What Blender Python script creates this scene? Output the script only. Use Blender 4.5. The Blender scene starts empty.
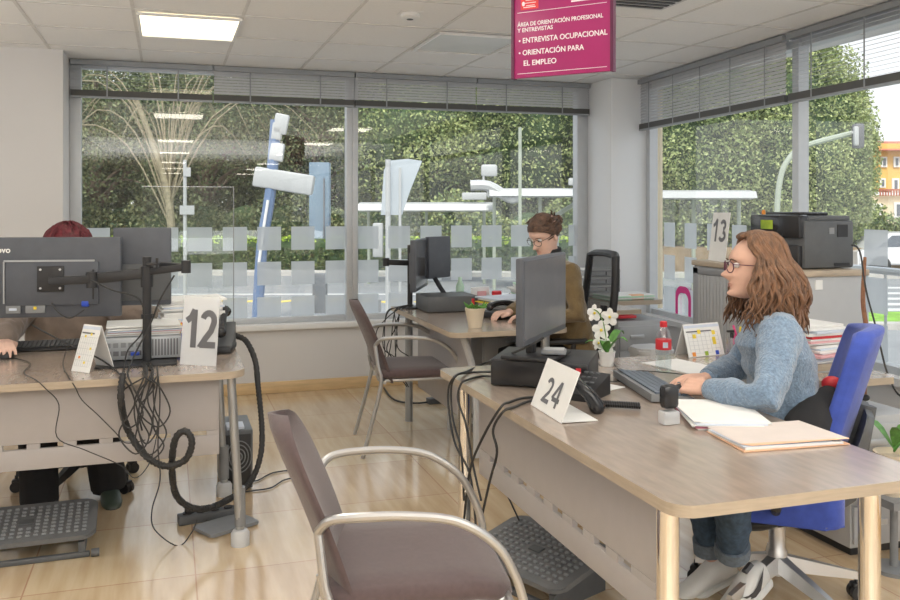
import bpy, bmesh, math, random, zlib
import numpy as np
from math import sin, cos, pi, radians, atan2, sqrt
from mathutils import Vector, Matrix, Euler, noise
random.seed(7); rng = np.random.default_rng(7)
C = bpy.context.scene.collection
# ---------------------------------------------------------------- camera model (measured from the photo)
F = 870.; H0 = 207.; CH = 1.4; TH = atan2(282, F)
DX, DY = sin(TH), cos(TH); RX, RY = cos(TH), -sin(TH)
def at(px, py, D):
    """world point seen at a pixel, D metres in front of the camera"""
    L = (px-450)/F*D
    return Vector((D*DX+L*RX, D*DY+L*RY, CH-(py-H0)*D/F))
def onz(px, py, z):
    """world point seen at a pixel on a horizontal plane"""
    return at(px, py, (CH-z)*F/(py-H0))
def ray(px, py, p0, dr):
    """pixel ray meets the vertical plane through p0 with direction dr"""
    t = (px-450)/F; ax, ay = DX+t*RX, DY+t*RY
    D = (p0[0]*dr[1]-p0[1]*dr[0])/(ax*dr[1]-ay*dr[0])
    return at(px, py, D)
# ---------------------------------------------------------------- materials
M = {}
def mat(name, col, rough=.5, metal=0, var=.06, scale=18, bump=0, bscale=200, spec=.5, emit=0, coat=0, stretch=(1,1,1), sheen=0, alpha=1, trans=0, col2=None, island=False):
    m = bpy.data.materials.new(name); m.use_nodes = True; nt = m.node_tree; N = nt.nodes; L = nt.links
    b = N['Principled BSDF']
    tc = N.new('ShaderNodeTexCoord'); mp = N.new('ShaderNodeMapping'); mp.inputs['Scale'].default_value = stretch
    L.new(tc.outputs['Object'], mp.inputs[0])
    nz = N.new('ShaderNodeTexNoise'); nz.inputs['Scale'].default_value = scale; nz.inputs['Detail'].default_value = 4
    L.new(mp.outputs[0], nz.inputs['Vector'])
    mx = N.new('ShaderNodeMix'); mx.data_type = 'RGBA'
    c2 = col2 or tuple(min(1, c*(1+var)) for c in col)
    c1 = tuple(c*(1-var) for c in col) if not col2 else col
    mx.inputs[6].default_value = (*c1, 1); mx.inputs[7].default_value = (*c2, 1)
    rp = N.new('ShaderNodeMapRange'); rp.inputs[1].default_value = .3; rp.inputs[2].default_value = .7
    if island:
        g = N.new('ShaderNodeNewGeometry'); a = N.new('ShaderNodeMath'); a.operation = 'MULTIPLY_ADD'
        L.new(g.outputs['Random Per Island'], a.inputs[0]); a.inputs[1].default_value = .45
        L.new(nz.outputs[0], a.inputs[2]); s = N.new('ShaderNodeMath'); s.operation = 'SUBTRACT'; L.new(a.outputs[0], s.inputs[0]); s.inputs[1].default_value = .22
        L.new(s.outputs[0], rp.inputs[0])
    else: L.new(nz.outputs[0], rp.inputs[0])
    L.new(rp.outputs[0], mx.inputs[0]); L.new(mx.outputs[2], b.inputs['Base Color'])
    b.inputs['Roughness'].default_value = rough; b.inputs['Metallic'].default_value = metal
    b.inputs['Specular IOR Level'].default_value = spec
    if coat: b.inputs['Coat Weight'].default_value = coat; b.inputs['Coat Roughness'].default_value = .2
    if sheen: b.inputs['Sheen Weight'].default_value = sheen
    if alpha < 1: b.inputs['Alpha'].default_value = alpha
    if trans: b.inputs['Transmission Weight'].default_value = trans
    if emit: L.new(mx.outputs[2], b.inputs['Emission Color']); b.inputs['Emission Strength'].default_value = emit
    if bump:
        n2 = N.new('ShaderNodeTexNoise'); n2.inputs['Scale'].default_value = bscale; n2.inputs['Detail'].default_value = 3
        L.new(mp.outputs[0], n2.inputs['Vector'])
        bp = N.new('ShaderNodeBump'); bp.inputs['Strength'].default_value = bump; bp.inputs['Distance'].default_value = .01
        L.new(n2.outputs[0], bp.inputs['Height']); L.new(bp.outputs[0], b.inputs['Normal'])
    M[name] = m; return m
mat('wall', (.70,.69,.685), .8, var=.015, scale=3)
mat('wall_low', (.70,.685,.675), .7, var=.015, scale=3)
mat('pillar', (.84,.86,.88), .75, var=.01, scale=3)
mat('ceil_rail', (.66,.65,.63), .6)
mat('beech', (.70,.50,.27), .4, var=.12, scale=6, stretch=(1,8,8))
mat('desk_top', (.37,.30,.245), .22, var=.10, scale=7, stretch=(6,1.2,6), coat=.6)
mat('desk_edge', (.45,.37,.28), .4, var=.08, scale=7, stretch=(2,2,20))
mat('desk_panel', (.44,.415,.41), .45, var=.02)
mat('alu', (.62,.64,.66), .35, .6, var=.02)
mat('frame', (.60,.62,.64), .45, .3, var=.02)
mat('chrome', (.62,.62,.62), .30, .85, var=.02)
mat('chair_metal', (.50,.50,.50), .3, .8, var=.02)
mat('leg_chrome', (.84,.80,.74), .12, 1, var=.02)
mat('grey_metal', (.42,.44,.46), .35, .7, var=.03)
mat('cab_grey', (.47,.48,.49), .5, .1, var=.02)
mat('cab_dark', (.30,.31,.33), .5, .1, var=.02)
mat('black', (.022,.022,.024), .45, var=.1)
mat('black_gloss', (.02,.02,.022), .15, var=.1)
mat('black_rubber', (.035,.035,.035), .7, var=.1)
mat('monitor_back', (.085,.092,.108), .5, var=.08, bump=.08, bscale=500)
mat('screen', (.12,.125,.14), .18, var=.05)
mat('dark_grey', (.10,.105,.11), .5, var=.08)
mat('mid_grey', (.24,.25,.26), .5, var=.06)
mat('lt_grey', (.55,.56,.57), .5, var=.04)
mat('brown_fabric', (.105,.072,.072), .9, var=.10, scale=60, bump=.2, bscale=600, sheen=.3)
mat('blue_fabric', (.045,.085,.42), .9, var=.12, scale=30, bump=.2, bscale=600, sheen=.3)
mat('black_fabric', (.018,.018,.02), .9, var=.1, bump=.2, bscale=600)
mat('paper', (.82,.82,.80), .7, var=.02)
mat('paper_blue', (.62,.68,.78), .7, var=.04)
mat('paper_pink', (.80,.45,.48), .7, var=.04)
mat('paper_green', (.55,.76,.60), .7, var=.04)
mat('paper_yellow', (.80,.62,.15), .7, var=.04)
mat('white_plastic', (.80,.80,.79), .35, var=.02)
mat('red', (.70,.04,.05), .4, var=.05)
mat('magenta', (.36,.012,.13), .35, var=.03)
mat('magenta_dark', (.10,.01,.05), .4, var=.03)
mat('pink_sticker', (.80,.03,.28), .5, var=.03)
mat('white_print', (.85,.82,.84), .5, var=.01)
mat('ink', (.07,.07,.075), .5, var=.02)
mat('ink_grey', (.14,.14,.15), .5, var=.02)
mat('blue_plastic', (.03,.08,.50), .3, var=.05)
mat('orange', (.85,.30,.04), .5, var=.05)
mat('yellow', (.85,.65,.05), .5, var=.05)
mat('folder_orange', (.82,.50,.32), .7, var=.04)
mat('folder_cream', (.66,.59,.55), .7, var=.03)
mat('pot_cream', (.72,.62,.47), .6, var=.04)
mat('soil', (.06,.04,.03), .95, var=.3)
mat('leaf_small', (.10,.28,.05), .5, var=.3, scale=60)
mat('petal', (.86,.85,.82), .6, var=.02)
mat('stem_green', (.13,.25,.06), .5, var=.1)
mat('wood_stick', (.28,.13,.07), .7, var=.2, scale=60)
mat('blind', (.60,.61,.63), .5, .0, var=.03)
mat('blind_rail', (.085,.085,.08), .5, var=.05)
mat('blind_head', (.33,.35,.37), .4, .2, var=.03)
mat('footrest', (.155,.16,.165), .6, var=.08, bump=.1)
mat('tambour', (.42,.43,.44), .45, .2, var=.02)
mat('pc_side', (.13,.14,.15), .4, .3, var=.05)
mat('skin', (.72,.44,.33), .5, var=.05, scale=30, spec=.35)
mat('skin_pale', (.76,.50,.40), .5, var=.05, scale=30, spec=.35)
mat('lips', (.52,.20,.17), .45, var=.05)
mat('eye_white', (.8,.78,.76), .2, var=.02); mat('eye_dark', (.06,.04,.03), .2)
mat('hair_auburn', (.18,.088,.043), .45, var=.5, scale=22, stretch=(3,3,1), bump=.5, bscale=90, sheen=.1)
mat('hair_brown', (.10,.052,.03), .5, var=.45, scale=40, bump=.4, bscale=150)
mat('hair_red', (.13,.014,.022), .5, var=.45, scale=40, bump=.6, bscale=110)
mat('sweater', (.19,.275,.385), .95, var=.28, scale=110, bump=.6, bscale=160, sheen=.5)
mat('sweater_rib', (.19,.26,.34), .95, var=.2, scale=110, bump=.6, bscale=200, sheen=.4)
mat('taupe', (.24,.185,.15), .9, var=.14, scale=14, bump=.35, bscale=30, sheen=.3)
mat('olive', (.155,.105,.045), .9, var=.14, scale=20, bump=.4, bscale=120, sheen=.3)
mat('jeans', (.055,.095,.155), .85, var=.3, scale=60, bump=.3, bscale=300)
mat('shoe_white', (.75,.75,.73), .5, var=.03)
mat('denim_cuff', (.16,.20,.25), .9, var=.2, scale=80)
# outdoors
mat('asphalt', (.27,.28,.29), .9, var=.08, scale=2)
mat('pavement', (.50,.48,.45), .9, var=.08, scale=3)
mat('earth', (.30,.21,.12), .95, var=.25, scale=2)
mat('grass', (.22,.42,.06), .95, var=.3, scale=4)
mat('line_white', (.62,.62,.62), .8, var=.03); mat('line_yellow', (.82,.62,.15), .8, var=.05)
mat('leaf_a', (.16,.235,.085), .7, col2=(.44,.49,.20), scale=.9, island=True)
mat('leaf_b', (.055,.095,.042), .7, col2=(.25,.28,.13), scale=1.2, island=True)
mat('leaf_c', (.20,.27,.10), .7, col2=(.46,.51,.22), scale=1.0, island=True)
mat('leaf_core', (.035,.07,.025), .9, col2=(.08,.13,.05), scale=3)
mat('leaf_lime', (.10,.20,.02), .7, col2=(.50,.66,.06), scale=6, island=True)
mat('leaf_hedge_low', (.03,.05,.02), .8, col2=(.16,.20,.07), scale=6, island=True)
mat('bark', (.20,.15,.11), .9, var=.3, scale=8)
mat('bark_pale', (.30,.26,.17), .9, var=.3, scale=8)
mat('house_yellow', (.80,.50,.14), .8, var=.04, scale=2); mat('house_cream', (.80,.68,.48), .8, var=.04, scale=2)
mat('roof_tile', (.48,.16,.09), .8, var=.2, scale=12)
mat('win_white', (.85,.85,.83), .5); mat('win_dark', (.15,.17,.2), .2)
mat('canopy_white', (.46,.47,.47), .4, var=.03); mat('canopy_under', (.45,.44,.41), .6, var=.03)
mat('lamp_post', (.40,.44,.36), .5, .3, var=.04)
mat('sign_blue', (.13,.20,.34), .5, var=.05); mat('car_white', (.8,.8,.82), .2, var=.02, coat=.5)
mat('totem_blue', (.24,.34,.44), .5, var=.05, alpha=.65)
mat('panel_light', (1,.93,.80), .5, emit=9, var=.01)
mat('panel_warm', (1,.86,.60), .5, emit=2.6, var=.04, scale=3)
mat('panel_off', (.62,.64,.62), .25, var=.1, scale=2)
mat('acrylic', (.86,.88,.90), .3, var=.02, alpha=.50)
def glass_mat(name, tint, base, edge, haze=0):
    m = bpy.data.materials.new(name); m.use_nodes = True; nt = m.node_tree; N = nt.nodes; L = nt.links
    N.remove(N['Principled BSDF']); out = N['Material Output']
    t = N.new('ShaderNodeBsdfTransparent'); t.inputs[0].default_value = (*tint, 1)
    g = N.new('ShaderNodeBsdfGlossy'); g.inputs['Roughness'].default_value = .0; g.inputs[0].default_value = (1,1,1,1)
    lw = N.new('ShaderNodeLayerWeight'); lw.inputs[0].default_value = .5
    p = N.new('ShaderNodeMath'); p.operation = 'POWER'; L.new(lw.outputs['Facing'], p.inputs[0]); p.inputs[1].default_value = 4
    a = N.new('ShaderNodeMath'); a.operation = 'MULTIPLY_ADD'; L.new(p.outputs[0], a.inputs[0]); a.inputs[1].default_value = edge; a.inputs[2].default_value = base
    mx = N.new('ShaderNodeMixShader'); L.new(a.outputs[0], mx.inputs[0]); L.new(t.outputs[0], mx.inputs[1]); L.new(g.outputs[0], mx.inputs[2])
    last = mx
    if haze:
        d = N.new('ShaderNodeBsdfDiffuse'); d.inputs[0].default_value = (.8,.82,.82,1)
        nz = N.new('ShaderNodeTexNoise'); nz.inputs['Scale'].default_value = 1.5
        mm = N.new('ShaderNodeMath'); mm.operation = 'MULTIPLY'; L.new(nz.outputs[0], mm.inputs[0]); mm.inputs[1].default_value = haze*2
        m2 = N.new('ShaderNodeMixShader'); L.new(mm.outputs[0], m2.inputs[0]); L.new(mx.outputs[0], m2.inputs[1]); L.new(d.outputs[0], m2.inputs[2]); last = m2
    L.new(last.outputs[0], out.inputs[0]); M[name] = m; return m
glass_mat('glass', (.95,.97,.96), .075, .5, .05)
glass_mat('acrylic_clear', (.93,.96,.95), .05, .4, .03)
glass_mat('bottle_clear', (.90,.94,.95), .10, .6)
def film_mat():
    m = bpy.data.materials.new('film'); m.use_nodes = True; nt = m.node_tree; N = nt.nodes; L = nt.links; N.remove(N['Principled BSDF']); out = N['Material Output']
    nz = N.new('ShaderNodeTexNoise'); nz.inputs['Scale'].default_value = 2; r = N.new('ShaderNodeValToRGB'); r.color_ramp.elements[0].color = (.66,.71,.75,1); r.color_ramp.elements[1].color = (.74,.78,.81,1); L.new(nz.outputs[0], r.inputs[0])
    d = N.new('ShaderNodeBsdfDiffuse'); t = N.new('ShaderNodeBsdfTranslucent'); p = N.new('ShaderNodeBsdfTransparent'); L.new(r.outputs[0], d.inputs[0]); L.new(r.outputs[0], t.inputs[0])
    a = N.new('ShaderNodeMixShader'); a.inputs[0].default_value = .45; L.new(d.outputs[0], a.inputs[1]); L.new(t.outputs[0], a.inputs[2])
    b = N.new('ShaderNodeMixShader'); b.inputs[0].default_value = .12; L.new(a.outputs[0], b.inputs[1]); L.new(p.outputs[0], b.inputs[2]); L.new(b.outputs[0], out.inputs[0]); M['film'] = m
film_mat()
# floor: beech-look tiles with thin joints
def floor_mat():
    m = bpy.data.materials.new('floor_tiles'); m.use_nodes = True; N = m.node_tree.nodes; L = m.node_tree.links; b = N['Principled BSDF']
    tc = N.new('ShaderNodeTexCoord'); mp = N.new('ShaderNodeMapping'); mp.inputs['Location'].default_value = (.15,-.1,0); L.new(tc.outputs['Object'], mp.inputs[0])
    br = N.new('ShaderNodeTexBrick'); br.offset = 0; br.inputs['Scale'].default_value = 1; br.inputs['Mortar Size'].default_value = .003
    br.inputs['Brick Width'].default_value = .6; br.inputs['Row Height'].default_value = .6; br.inputs['Mortar Smooth'].default_value = .1
    br.inputs['Color1'].default_value = (.42,.42,.42,1); br.inputs['Color2'].default_value = (.58,.58,.58,1); br.inputs['Mortar'].default_value = (.1,.1,.1,1)
    L.new(mp.outputs[0], br.inputs['Vector'])
    m2 = N.new('ShaderNodeMapping'); m2.inputs['Scale'].default_value = (9,.9,1); L.new(tc.outputs['Object'], m2.inputs[0])
    nz = N.new('ShaderNodeTexNoise'); nz.inputs['Scale'].default_value = 2.2; nz.inputs['Detail'].default_value = 5; L.new(m2.outputs[0], nz.inputs['Vector'])
    r = N.new('ShaderNodeValToRGB'); r.color_ramp.elements[0].position = .3; r.color_ramp.elements[0].color = (.56,.41,.25,1)
    r.color_ramp.elements[1].position = .7; r.color_ramp.elements[1].color = (.70,.56,.38,1); L.new(nz.outputs[0], r.inputs[0])
    mx = N.new('ShaderNodeMix'); mx.data_type = 'RGBA'; mx.blend_type = 'OVERLAY'; mx.inputs[0].default_value = .5
    L.new(r.outputs[0], mx.inputs[6]); L.new(br.outputs[0], mx.inputs[7]); L.new(mx.outputs[2], b.inputs['Base Color'])
    b.inputs['Roughness'].default_value = .16; b.inputs['Coat Weight'].default_value = .5; b.inputs['Coat Roughness'].default_value = .12; b.inputs['Specular IOR Level'].default_value = .5
    M['floor'] = m
floor_mat()
def ceil_mat():
    m = bpy.data.materials.new('ceiling_tiles'); m.use_nodes = True; N = m.node_tree.nodes; L = m.node_tree.links; b = N['Principled BSDF']
    tc = N.new('ShaderNodeTexCoord')
    nz = N.new('ShaderNodeTexNoise'); nz.inputs['Scale'].default_value = 60; nz.inputs['Detail'].default_value = 4; L.new(tc.outputs['Object'], nz.inputs['Vector'])
    r = N.new('ShaderNodeValToRGB'); r.color_ramp.elements[0].color = (.80,.80,.79,1); r.color_ramp.elements[1].color = (.88,.88,.87,1); L.new(nz.outputs[0], r.inputs[0])
    L.new(r.outputs[0], b.inputs['Base Color']); b.inputs['Roughness'].default_value = .9
    M['ceil'] = m
ceil_mat()
# ---------------------------------------------------------------- mesh builder
def frame_along(d, up=Vector((0,0,1))):
    d = d.normalized(); 
    if abs(d.dot(up)) > .98: up = Vector((1,0,0))
    s = d.cross(up).normalized(); u = s.cross(d).normalized(); return s, u
def catmull(P, n=6):
    P = [Vector(p) for p in P]; out = []
    for i in range(len(P)-1):
        p0 = P[max(i-1,0)]; p1 = P[i]; p2 = P[i+1]; p3 = P[min(i+2,len(P)-1)]
        for k in range(n):
            t = k/n; out.append(.5*((2*p1)+(p2-p0)*t+(2*p0-5*p1+4*p2-p3)*t*t+(3*p1-p0-3*p2+p3)*t**3))
    out.append(P[-1]); return out
class MB:
    def __init__(s): s.v = []; s.f = []; s.m = []; s.mats = []
    def mi(s, m):
        if m not in s.mats: s.mats.append(m)
        return s.mats.index(m)
    def add(s, vs, fs, m, T=None):
        o = len(s.v); k = s.mi(m)
        s.v += [(T @ Vector(v)) if T is not None else Vector(v) for v in vs]
        s.f += [tuple(i+o for i in f) for f in fs]; s.m += [k]*len(fs); return s
    def box(s, c, size, m, bev=0, rot=None, seg=2):
        bm = bmesh.new(); bmesh.ops.create_cube(bm, size=1)
        for v in bm.verts: v.co = Vector((v.co.x*size[0], v.co.y*size[1], v.co.z*size[2]))
        if bev: bmesh.ops.bevel(bm, geom=bm.edges[:], offset=min(bev, min(size)*.49), segments=seg, affect='EDGES', profile=.5)
        T = Matrix.Translation(Vector(c)) @ (rot if rot is not None else Matrix.Identity(4))
        bm.verts.index_update(); s.add([v.co.copy() for v in bm.verts], [[v.index for v in f.verts] for f in bm.faces], m, T); bm.free(); return s
    def bb(s, x0, x1, y0, y1, z0, z1, m, bev=0):
        return s.box(((x0+x1)/2,(y0+y1)/2,(z0+z1)/2), (abs(x1-x0),abs(y1-y0),abs(z1-z0)), m, bev)
    def tube(s, P, r, m, seg=8, sm=0, round_end=False, flat=1):
        P = catmull(P, sm) if sm else [Vector(p) for p in P]
        n = len(P)
        if isinstance(r, (int, float)): R = [r]*n
        else:
            R = list(np.interp(np.linspace(0, len(r)-1, n), range(len(r)), r)) if len(r) != n else list(r)
        if round_end:
            d0 = (P[0]-P[1]).normalized(); d1 = (P[-1]-P[-2]).normalized()
            pre = [(P[0]+d0*R[0]*sin(a), R[0]*cos(a)) for a in (1.45,1.0,.5)]; post = [(P[-1]+d1*R[-1]*sin(a), R[-1]*cos(a)) for a in (.5,1.0,1.45)]
            P = [p for p,_ in pre]+P+[p for p,_ in post]; R = [q for _,q in pre]+R+[q for _,q in post]; n = len(P)
        vs = []; S = None
        for i in range(n):
            d = (P[min(i+1,n-1)]-P[max(i-1,0)])
            if d.length < 1e-9: d = Vector((0,0,1))
            d.normalize()
            if S is None: S, U = frame_along(d)
            else:
                S = (S-d*S.dot(d)); S = S.normalized() if S.length > 1e-6 else frame_along(d)[0]; U = S.cross(d).normalized()
            for k in range(seg):
                a = 2*pi*k/seg; vs.append(P[i]+(S*cos(a)+U*sin(a)*flat)*R[i])
        fs = [(i*seg+k, i*seg+(k+1)%seg, (i+1)*seg+(k+1)%seg, (i+1)*seg+k) for i in range(n-1) for k in range(seg)]
        fs += [tuple(range(seg)), tuple((n-1)*seg+k for k in reversed(range(seg)))]
        return s.add(vs, fs, m)
    def cyl(s, a, b, r, m, seg=20, r2=None):
        return s.tube([a, b], [r, r if r2 is None else r2], m, seg)
    def lathe(s, prof, m, c=(0,0,0), seg=28, T=None):
        vs = []; n = len(prof)
        for r, z in prof:
            for k in range(seg): a = 2*pi*k/seg; vs.append((c[0]+r*cos(a), c[1]+r*sin(a), c[2]+z))
        fs = [(i*seg+k, i*seg+(k+1)%seg, (i+1)*seg+(k+1)%seg, (i+1)*seg+k) for i in range(n-1) for k in range(seg)]
        fs += [tuple(reversed(range(seg))), tuple((n-1)*seg+k for k in range(seg))]
        return s.add(vs, fs, m, T)
    def ell(s, c, r, m, T=None, nu=18, nv=12):
        vs = [(0,0,-1)]; 
        for j in range(1, nv):
            e = -pi/2+pi*j/nv
            for k in range(nu): a = 2*pi*k/nu; vs.append((cos(e)*cos(a), cos(e)*sin(a), sin(e)))
        vs.append((0,0,1)); L = len(vs)-1
        fs = [(0, 1+(k+1)%nu, 1+k) for k in range(nu)]
        for j in range(nv-2):
            for k in range(nu): a = 1+j*nu; fs.append((a+k, a+(k+1)%nu, a+nu+(k+1)%nu, a+nu+k))
        a = 1+(nv-2)*nu; fs += [(a+k, a+(k+1)%nu, L) for k in range(nu)]
        R = Matrix.Diagonal((*r, 1)) if not isinstance(r, (int,float)) else Matrix.Diagonal((r,r,r,1))
        TT = Matrix.Translation(Vector(c)) @ (T if T is not None else Matrix.Identity(4)) @ R
        return s.add(vs, fs, m, TT)
    def prism(s, pts, z0, z1, m, bev=0, T=None, side=None):
        bm = bmesh.new(); b = [bm.verts.new((p[0],p[1],z0)) for p in pts]; t = [bm.verts.new((p[0],p[1],z1)) for p in pts]
        n = len(pts); bm.faces.new(list(reversed(b))); top = bm.faces.new(t)
        sd = [bm.faces.new((b[i], b[(i+1)%n], t[(i+1)%n], t[i])) for i in range(n)]
        if side is not None:
            bm.verts.index_update(); V = [v.co.copy() for v in bm.verts]
            s.add(V, [[v.index for v in f.verts] for f in bm.faces if f not in sd], m, T)
            s.add(V, [[v.index for v in f.verts] for f in sd], side, T); bm.free(); return s
        if bev:
            es = [e for e in bm.edges if abs(e.verts[0].co.z-e.verts[1].co.z) < 1e-6]
            bmesh.ops.bevel(bm, geom=es, offset=bev, segments=2, affect='EDGES')
        bm.verts.index_update(); s.add([v.co.copy() for v in bm.verts], [[v.index for v in f.verts] for f in bm.faces], m, T); bm.free(); return s
    def loft(s, secs, m, seg=20, pw=2.0):
        """secs: (centre, side vec, front vec, ra, rb)"""
        vs = []
        for c, a, b, ra, rb in secs:
            for k in range(seg):
                t = 2*pi*k/seg; ct, st = cos(t), sin(t)
                x = math.copysign(abs(ct)**(2/pw), ct); y = math.copysign(abs(st)**(2/pw), st)
                vs.append(Vector(c)+Vector(a)*x*ra+Vector(b)*y*rb)
        n = len(secs)
        fs = [(i*seg+k, i*seg+(k+1)%seg, (i+1)*seg+(k+1)%seg, (i+1)*seg+k) for i in range(n-1) for k in range(seg)]
        fs += [tuple(reversed(range(seg))), tuple((n-1)*seg+k for k in range(seg))]
        return s.add(vs, fs, m)
    def quad(s, a, b, c, d, m): return s.add([a,b,c,d], [(0,1,2,3)], m)
    def build(s, name, parent=None, world=True, angle=35, origin=None, flat=False):
        """world=True: the vertices are world coordinates and are moved into the parent's frame"""
        me = bpy.data.meshes.new(name); V = s.v
        if parent is not None and world: I = WM(parent).inverted(); V = [I @ v for v in V]
        loc = None
        if parent is None:
            a = np.array([tuple(v) for v in V]); loc = Vector(((a[:,0].min()+a[:,0].max())/2, (a[:,1].min()+a[:,1].max())/2, a[:,2].min())) if origin is None else Vector(origin)
            V = [v-loc for v in V]
        me.from_pydata([tuple(v) for v in V], [], s.f)
        for m in s.mats: me.materials.append(M[m])
        me.polygons.foreach_set('material_index', s.m)
        bm = bmesh.new(); bm.from_mesh(me); bmesh.ops.recalc_face_normals(bm, faces=bm.faces[:]); bm.to_mesh(me); bm.free()
        if not flat:
            me.polygons.foreach_set('use_smooth', [True]*len(me.polygons)); me.set_sharp_from_angle(angle=radians(angle))
        me.update()
        o = bpy.data.objects.new(name, me); C.objects.link(o)
        if parent is not None: o.parent = parent
        else: o.location = loc
        return o
def WM(o):
    T = Matrix.LocRotScale(o.location, o.rotation_euler, o.scale)
    return (WM(o.parent) @ T) if o.parent else T
def tag(o, label=None, cat=None, group=None, kind=None):
    if label: o['label'] = label
    if cat: o['category'] = cat
    if group: o['group'] = group
    if kind: o['kind'] = kind
    return o
def thing(name, loc, label, cat, rz=0, group=None):
    o = bpy.data.objects.new(name, None); C.objects.link(o); o.empty_display_size = .1
    o.location = loc; o.rotation_euler = (0,0,rz); return tag(o, label, cat, group)
def struct(o): o['kind'] = 'structure'; return o
def copy_tree(o, parent=None):
    c = o.copy(); C.objects.link(c); c.parent = parent
    for ch in list(o.children): copy_tree(ch, c)
    return c
def RZ(a): return Matrix.Rotation(a, 4, 'Z')
def RX_(a): return Matrix.Rotation(a, 4, 'X')
def RY_(a): return Matrix.Rotation(a, 4, 'Y')
def text_mesh(txt, size, m, T, ext=.0008, off=0.0, align='CENTER', name='lettering', parent=None, sx=1, shear=0):
    """flat lettering: local x right, y up, moved by T into the world"""
    cu = bpy.data.curves.new('t', 'FONT'); cu.body = txt; cu.size = size; cu.extrude = ext; cu.offset = off*size; cu.align_x = align; cu.align_y = 'CENTER'; cu.shear = shear
    cu.resolution_u = 4
    o = bpy.data.objects.new('t', cu); C.objects.link(o); bpy.context.view_layer.update()
    me = bpy.data.meshes.new_from_object(o.evaluated_get(bpy.context.evaluated_depsgraph_get()))
    bpy.data.objects.remove(o); bpy.data.curves.remove(cu)
    b = MB(); b.add([Vector((v.co.x*sx, v.co.y, v.co.z)) for v in me.vertices], [tuple(p.vertices) for p in me.polygons], m, T)
    bpy.data.meshes.remove(me)
    return b if parent is None and name is None else b.build(name, parent, flat=True)
def basis(o, x, y):
    """matrix whose local x,y,z are x, y, x cross y at o"""
    x = Vector(x).normalized(); y = Vector(y); y = (y-x*y.dot(x)).normalized(); z = x.cross(y)
    return Matrix(((x.x,y.x,z.x,o[0]),(x.y,y.y,z.y,o[1]),(x.z,y.z,z.z,o[2]),(0,0,0,1)))
def rrect(x0, x1, y0, y1, r, n=5):
    out = []
    rr = r if isinstance(r, (list,tuple)) else [r]*4
    for (cx,cy,a0,q) in ((x1-rr[0],y1-rr[0],0,rr[0]),(x0+rr[1],y1-rr[1],pi/2,rr[1]),(x0+rr[2],y0+rr[2],pi,rr[2]),(x1-rr[3],y0+rr[3],3*pi/2,rr[3])):
        for k in range(n+1): a = a0+pi/2*k/n; out.append((cx+q*cos(a), cy+q*sin(a)))
    return out

def ribbon(mb, P, w, T, m):
    P = [Vector((p[0],p[1],0)) for p in P]; L, R = [], []; n = len(P)
    for i in range(n):
        d0 = (P[i]-P[i-1]).normalized() if i else (P[1]-P[0]).normalized(); d1 = (P[i+1]-P[i]).normalized() if i < n-1 else d0
        d = (d0+d1).normalized(); k = 1/max(.45, d.dot(d1)); nn = Vector((-d.y,d.x,0)); L.append(P[i]+nn*w/2*k); R.append(P[i]-nn*w/2*k)
    mb.add(L+R, [(i,i+1,n+i+1,n+i) for i in range(n-1)], m, T)
def digits(txt, h, m, T, parent, w=.17, gap=.14, sx=1.0):
    """bold plain numerals drawn as flat strokes, centred on T"""
    def arc(cx, cy, rx, ry, a0, a1, n=12): return [(cx+rx*cos(radians(a0+(a1-a0)*k/n)), cy+ry*sin(radians(a0+(a1-a0)*k/n))) for k in range(n+1)]
    q = w/2
    G = {'1': (.36, [[(.0,.70),(.16,.80),(.36-q,1-.0)], [(.36-q,1),(.36-q,0)]]),
         '2': (.58, [arc(.29,.72,.29-q,.28-q,165,-30)+[(.40,.45),(.20,.24),(q,q+.01),(.14,q)], [(q*.2,q),(.58,q)]]),
         '3': (.58, [arc(.28,.74,.26-q,.26-q,160,-80), arc(.28,.27,.30-q,.27-q,82,-160)]),
         '4': (.62, [[(.62,.29),(q*.6,.29)], [(.03,.30),(.43,.97)], [(.46,1),(.46,0)]])}
    W = sum(G[c][0] for c in txt)+gap*(len(txt)-1); x = -W/2
    for c in txt:
        b = MB()
        for i, st in enumerate(G[c][1]): ribbon(b, [((x+px)*h*sx, (py-.5)*h) for px, py in st], w*h, T @ Matrix.Translation((0,0,.0003*i)), m)
        b.build('printed_digit', parent, flat=True); x += G[c][0]+gap
SKY=1.25; AE=42; BE=330; SUNE=3.4; EXPO=0.13; NLEAF=4; SZLEAF=.46
# ================================================================ THE ROOM
CZ = 2.44; YB = 6.65; SILL = .50
# right wall: slightly turned
A0 = Vector((3.70, 6.45, 0)); U = Vector((-.067,-1,0)).normalized(); NR = Vector((-U.y, U.x, 0))*-1  # NR points into the room
if NR.x > 0: NR = -NR
def rw(s, z, off=0): p = A0+U*s+NR*off; return Vector((p.x, p.y, z))
def rws(px): # distance along the right wall for a pixel column
    p = ray(px, 207, A0, U); return (Vector((p.x,p.y,0))-A0).dot(U)
def wallbox(mb, s0, s1, o0, o1, z0, z1, m):
    V = [rw(s,z,o) for z in (z0,z1) for s,o in ((s0,o0),(s1,o0),(s1,o1),(s0,o1))]
    return mb.add(V, [(0,3,2,1),(4,5,6,7),(0,1,5,4),(1,2,6,5),(2,3,7,6),(3,0,4,7)], m)
def rwo(px, off): p = ray(px, 207, A0+NR*off, U); return (Vector((p.x,p.y,0))-A0).dot(U)
def bx(px): return ray(px, 207, (0,YB), (1,0)).x
b = MB(); b.bb(-6, 4.1, -17, 6.9, -.12, 0, 'floor'); struct(b.build('floor'))
b = MB(); b.bb(-6, 4.1, -17, 6.95, CZ, CZ+.1, 'ceil')
struct(b.build('ceiling'))
b = MB()
for x in np.arange(-5.83+.0, 4.0, .5625):
    b.bb(x-.009+.05-.02, x+.009+.05-.02, -3, 6.75, CZ-.004, CZ+.002, 'ceil_rail')
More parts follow.
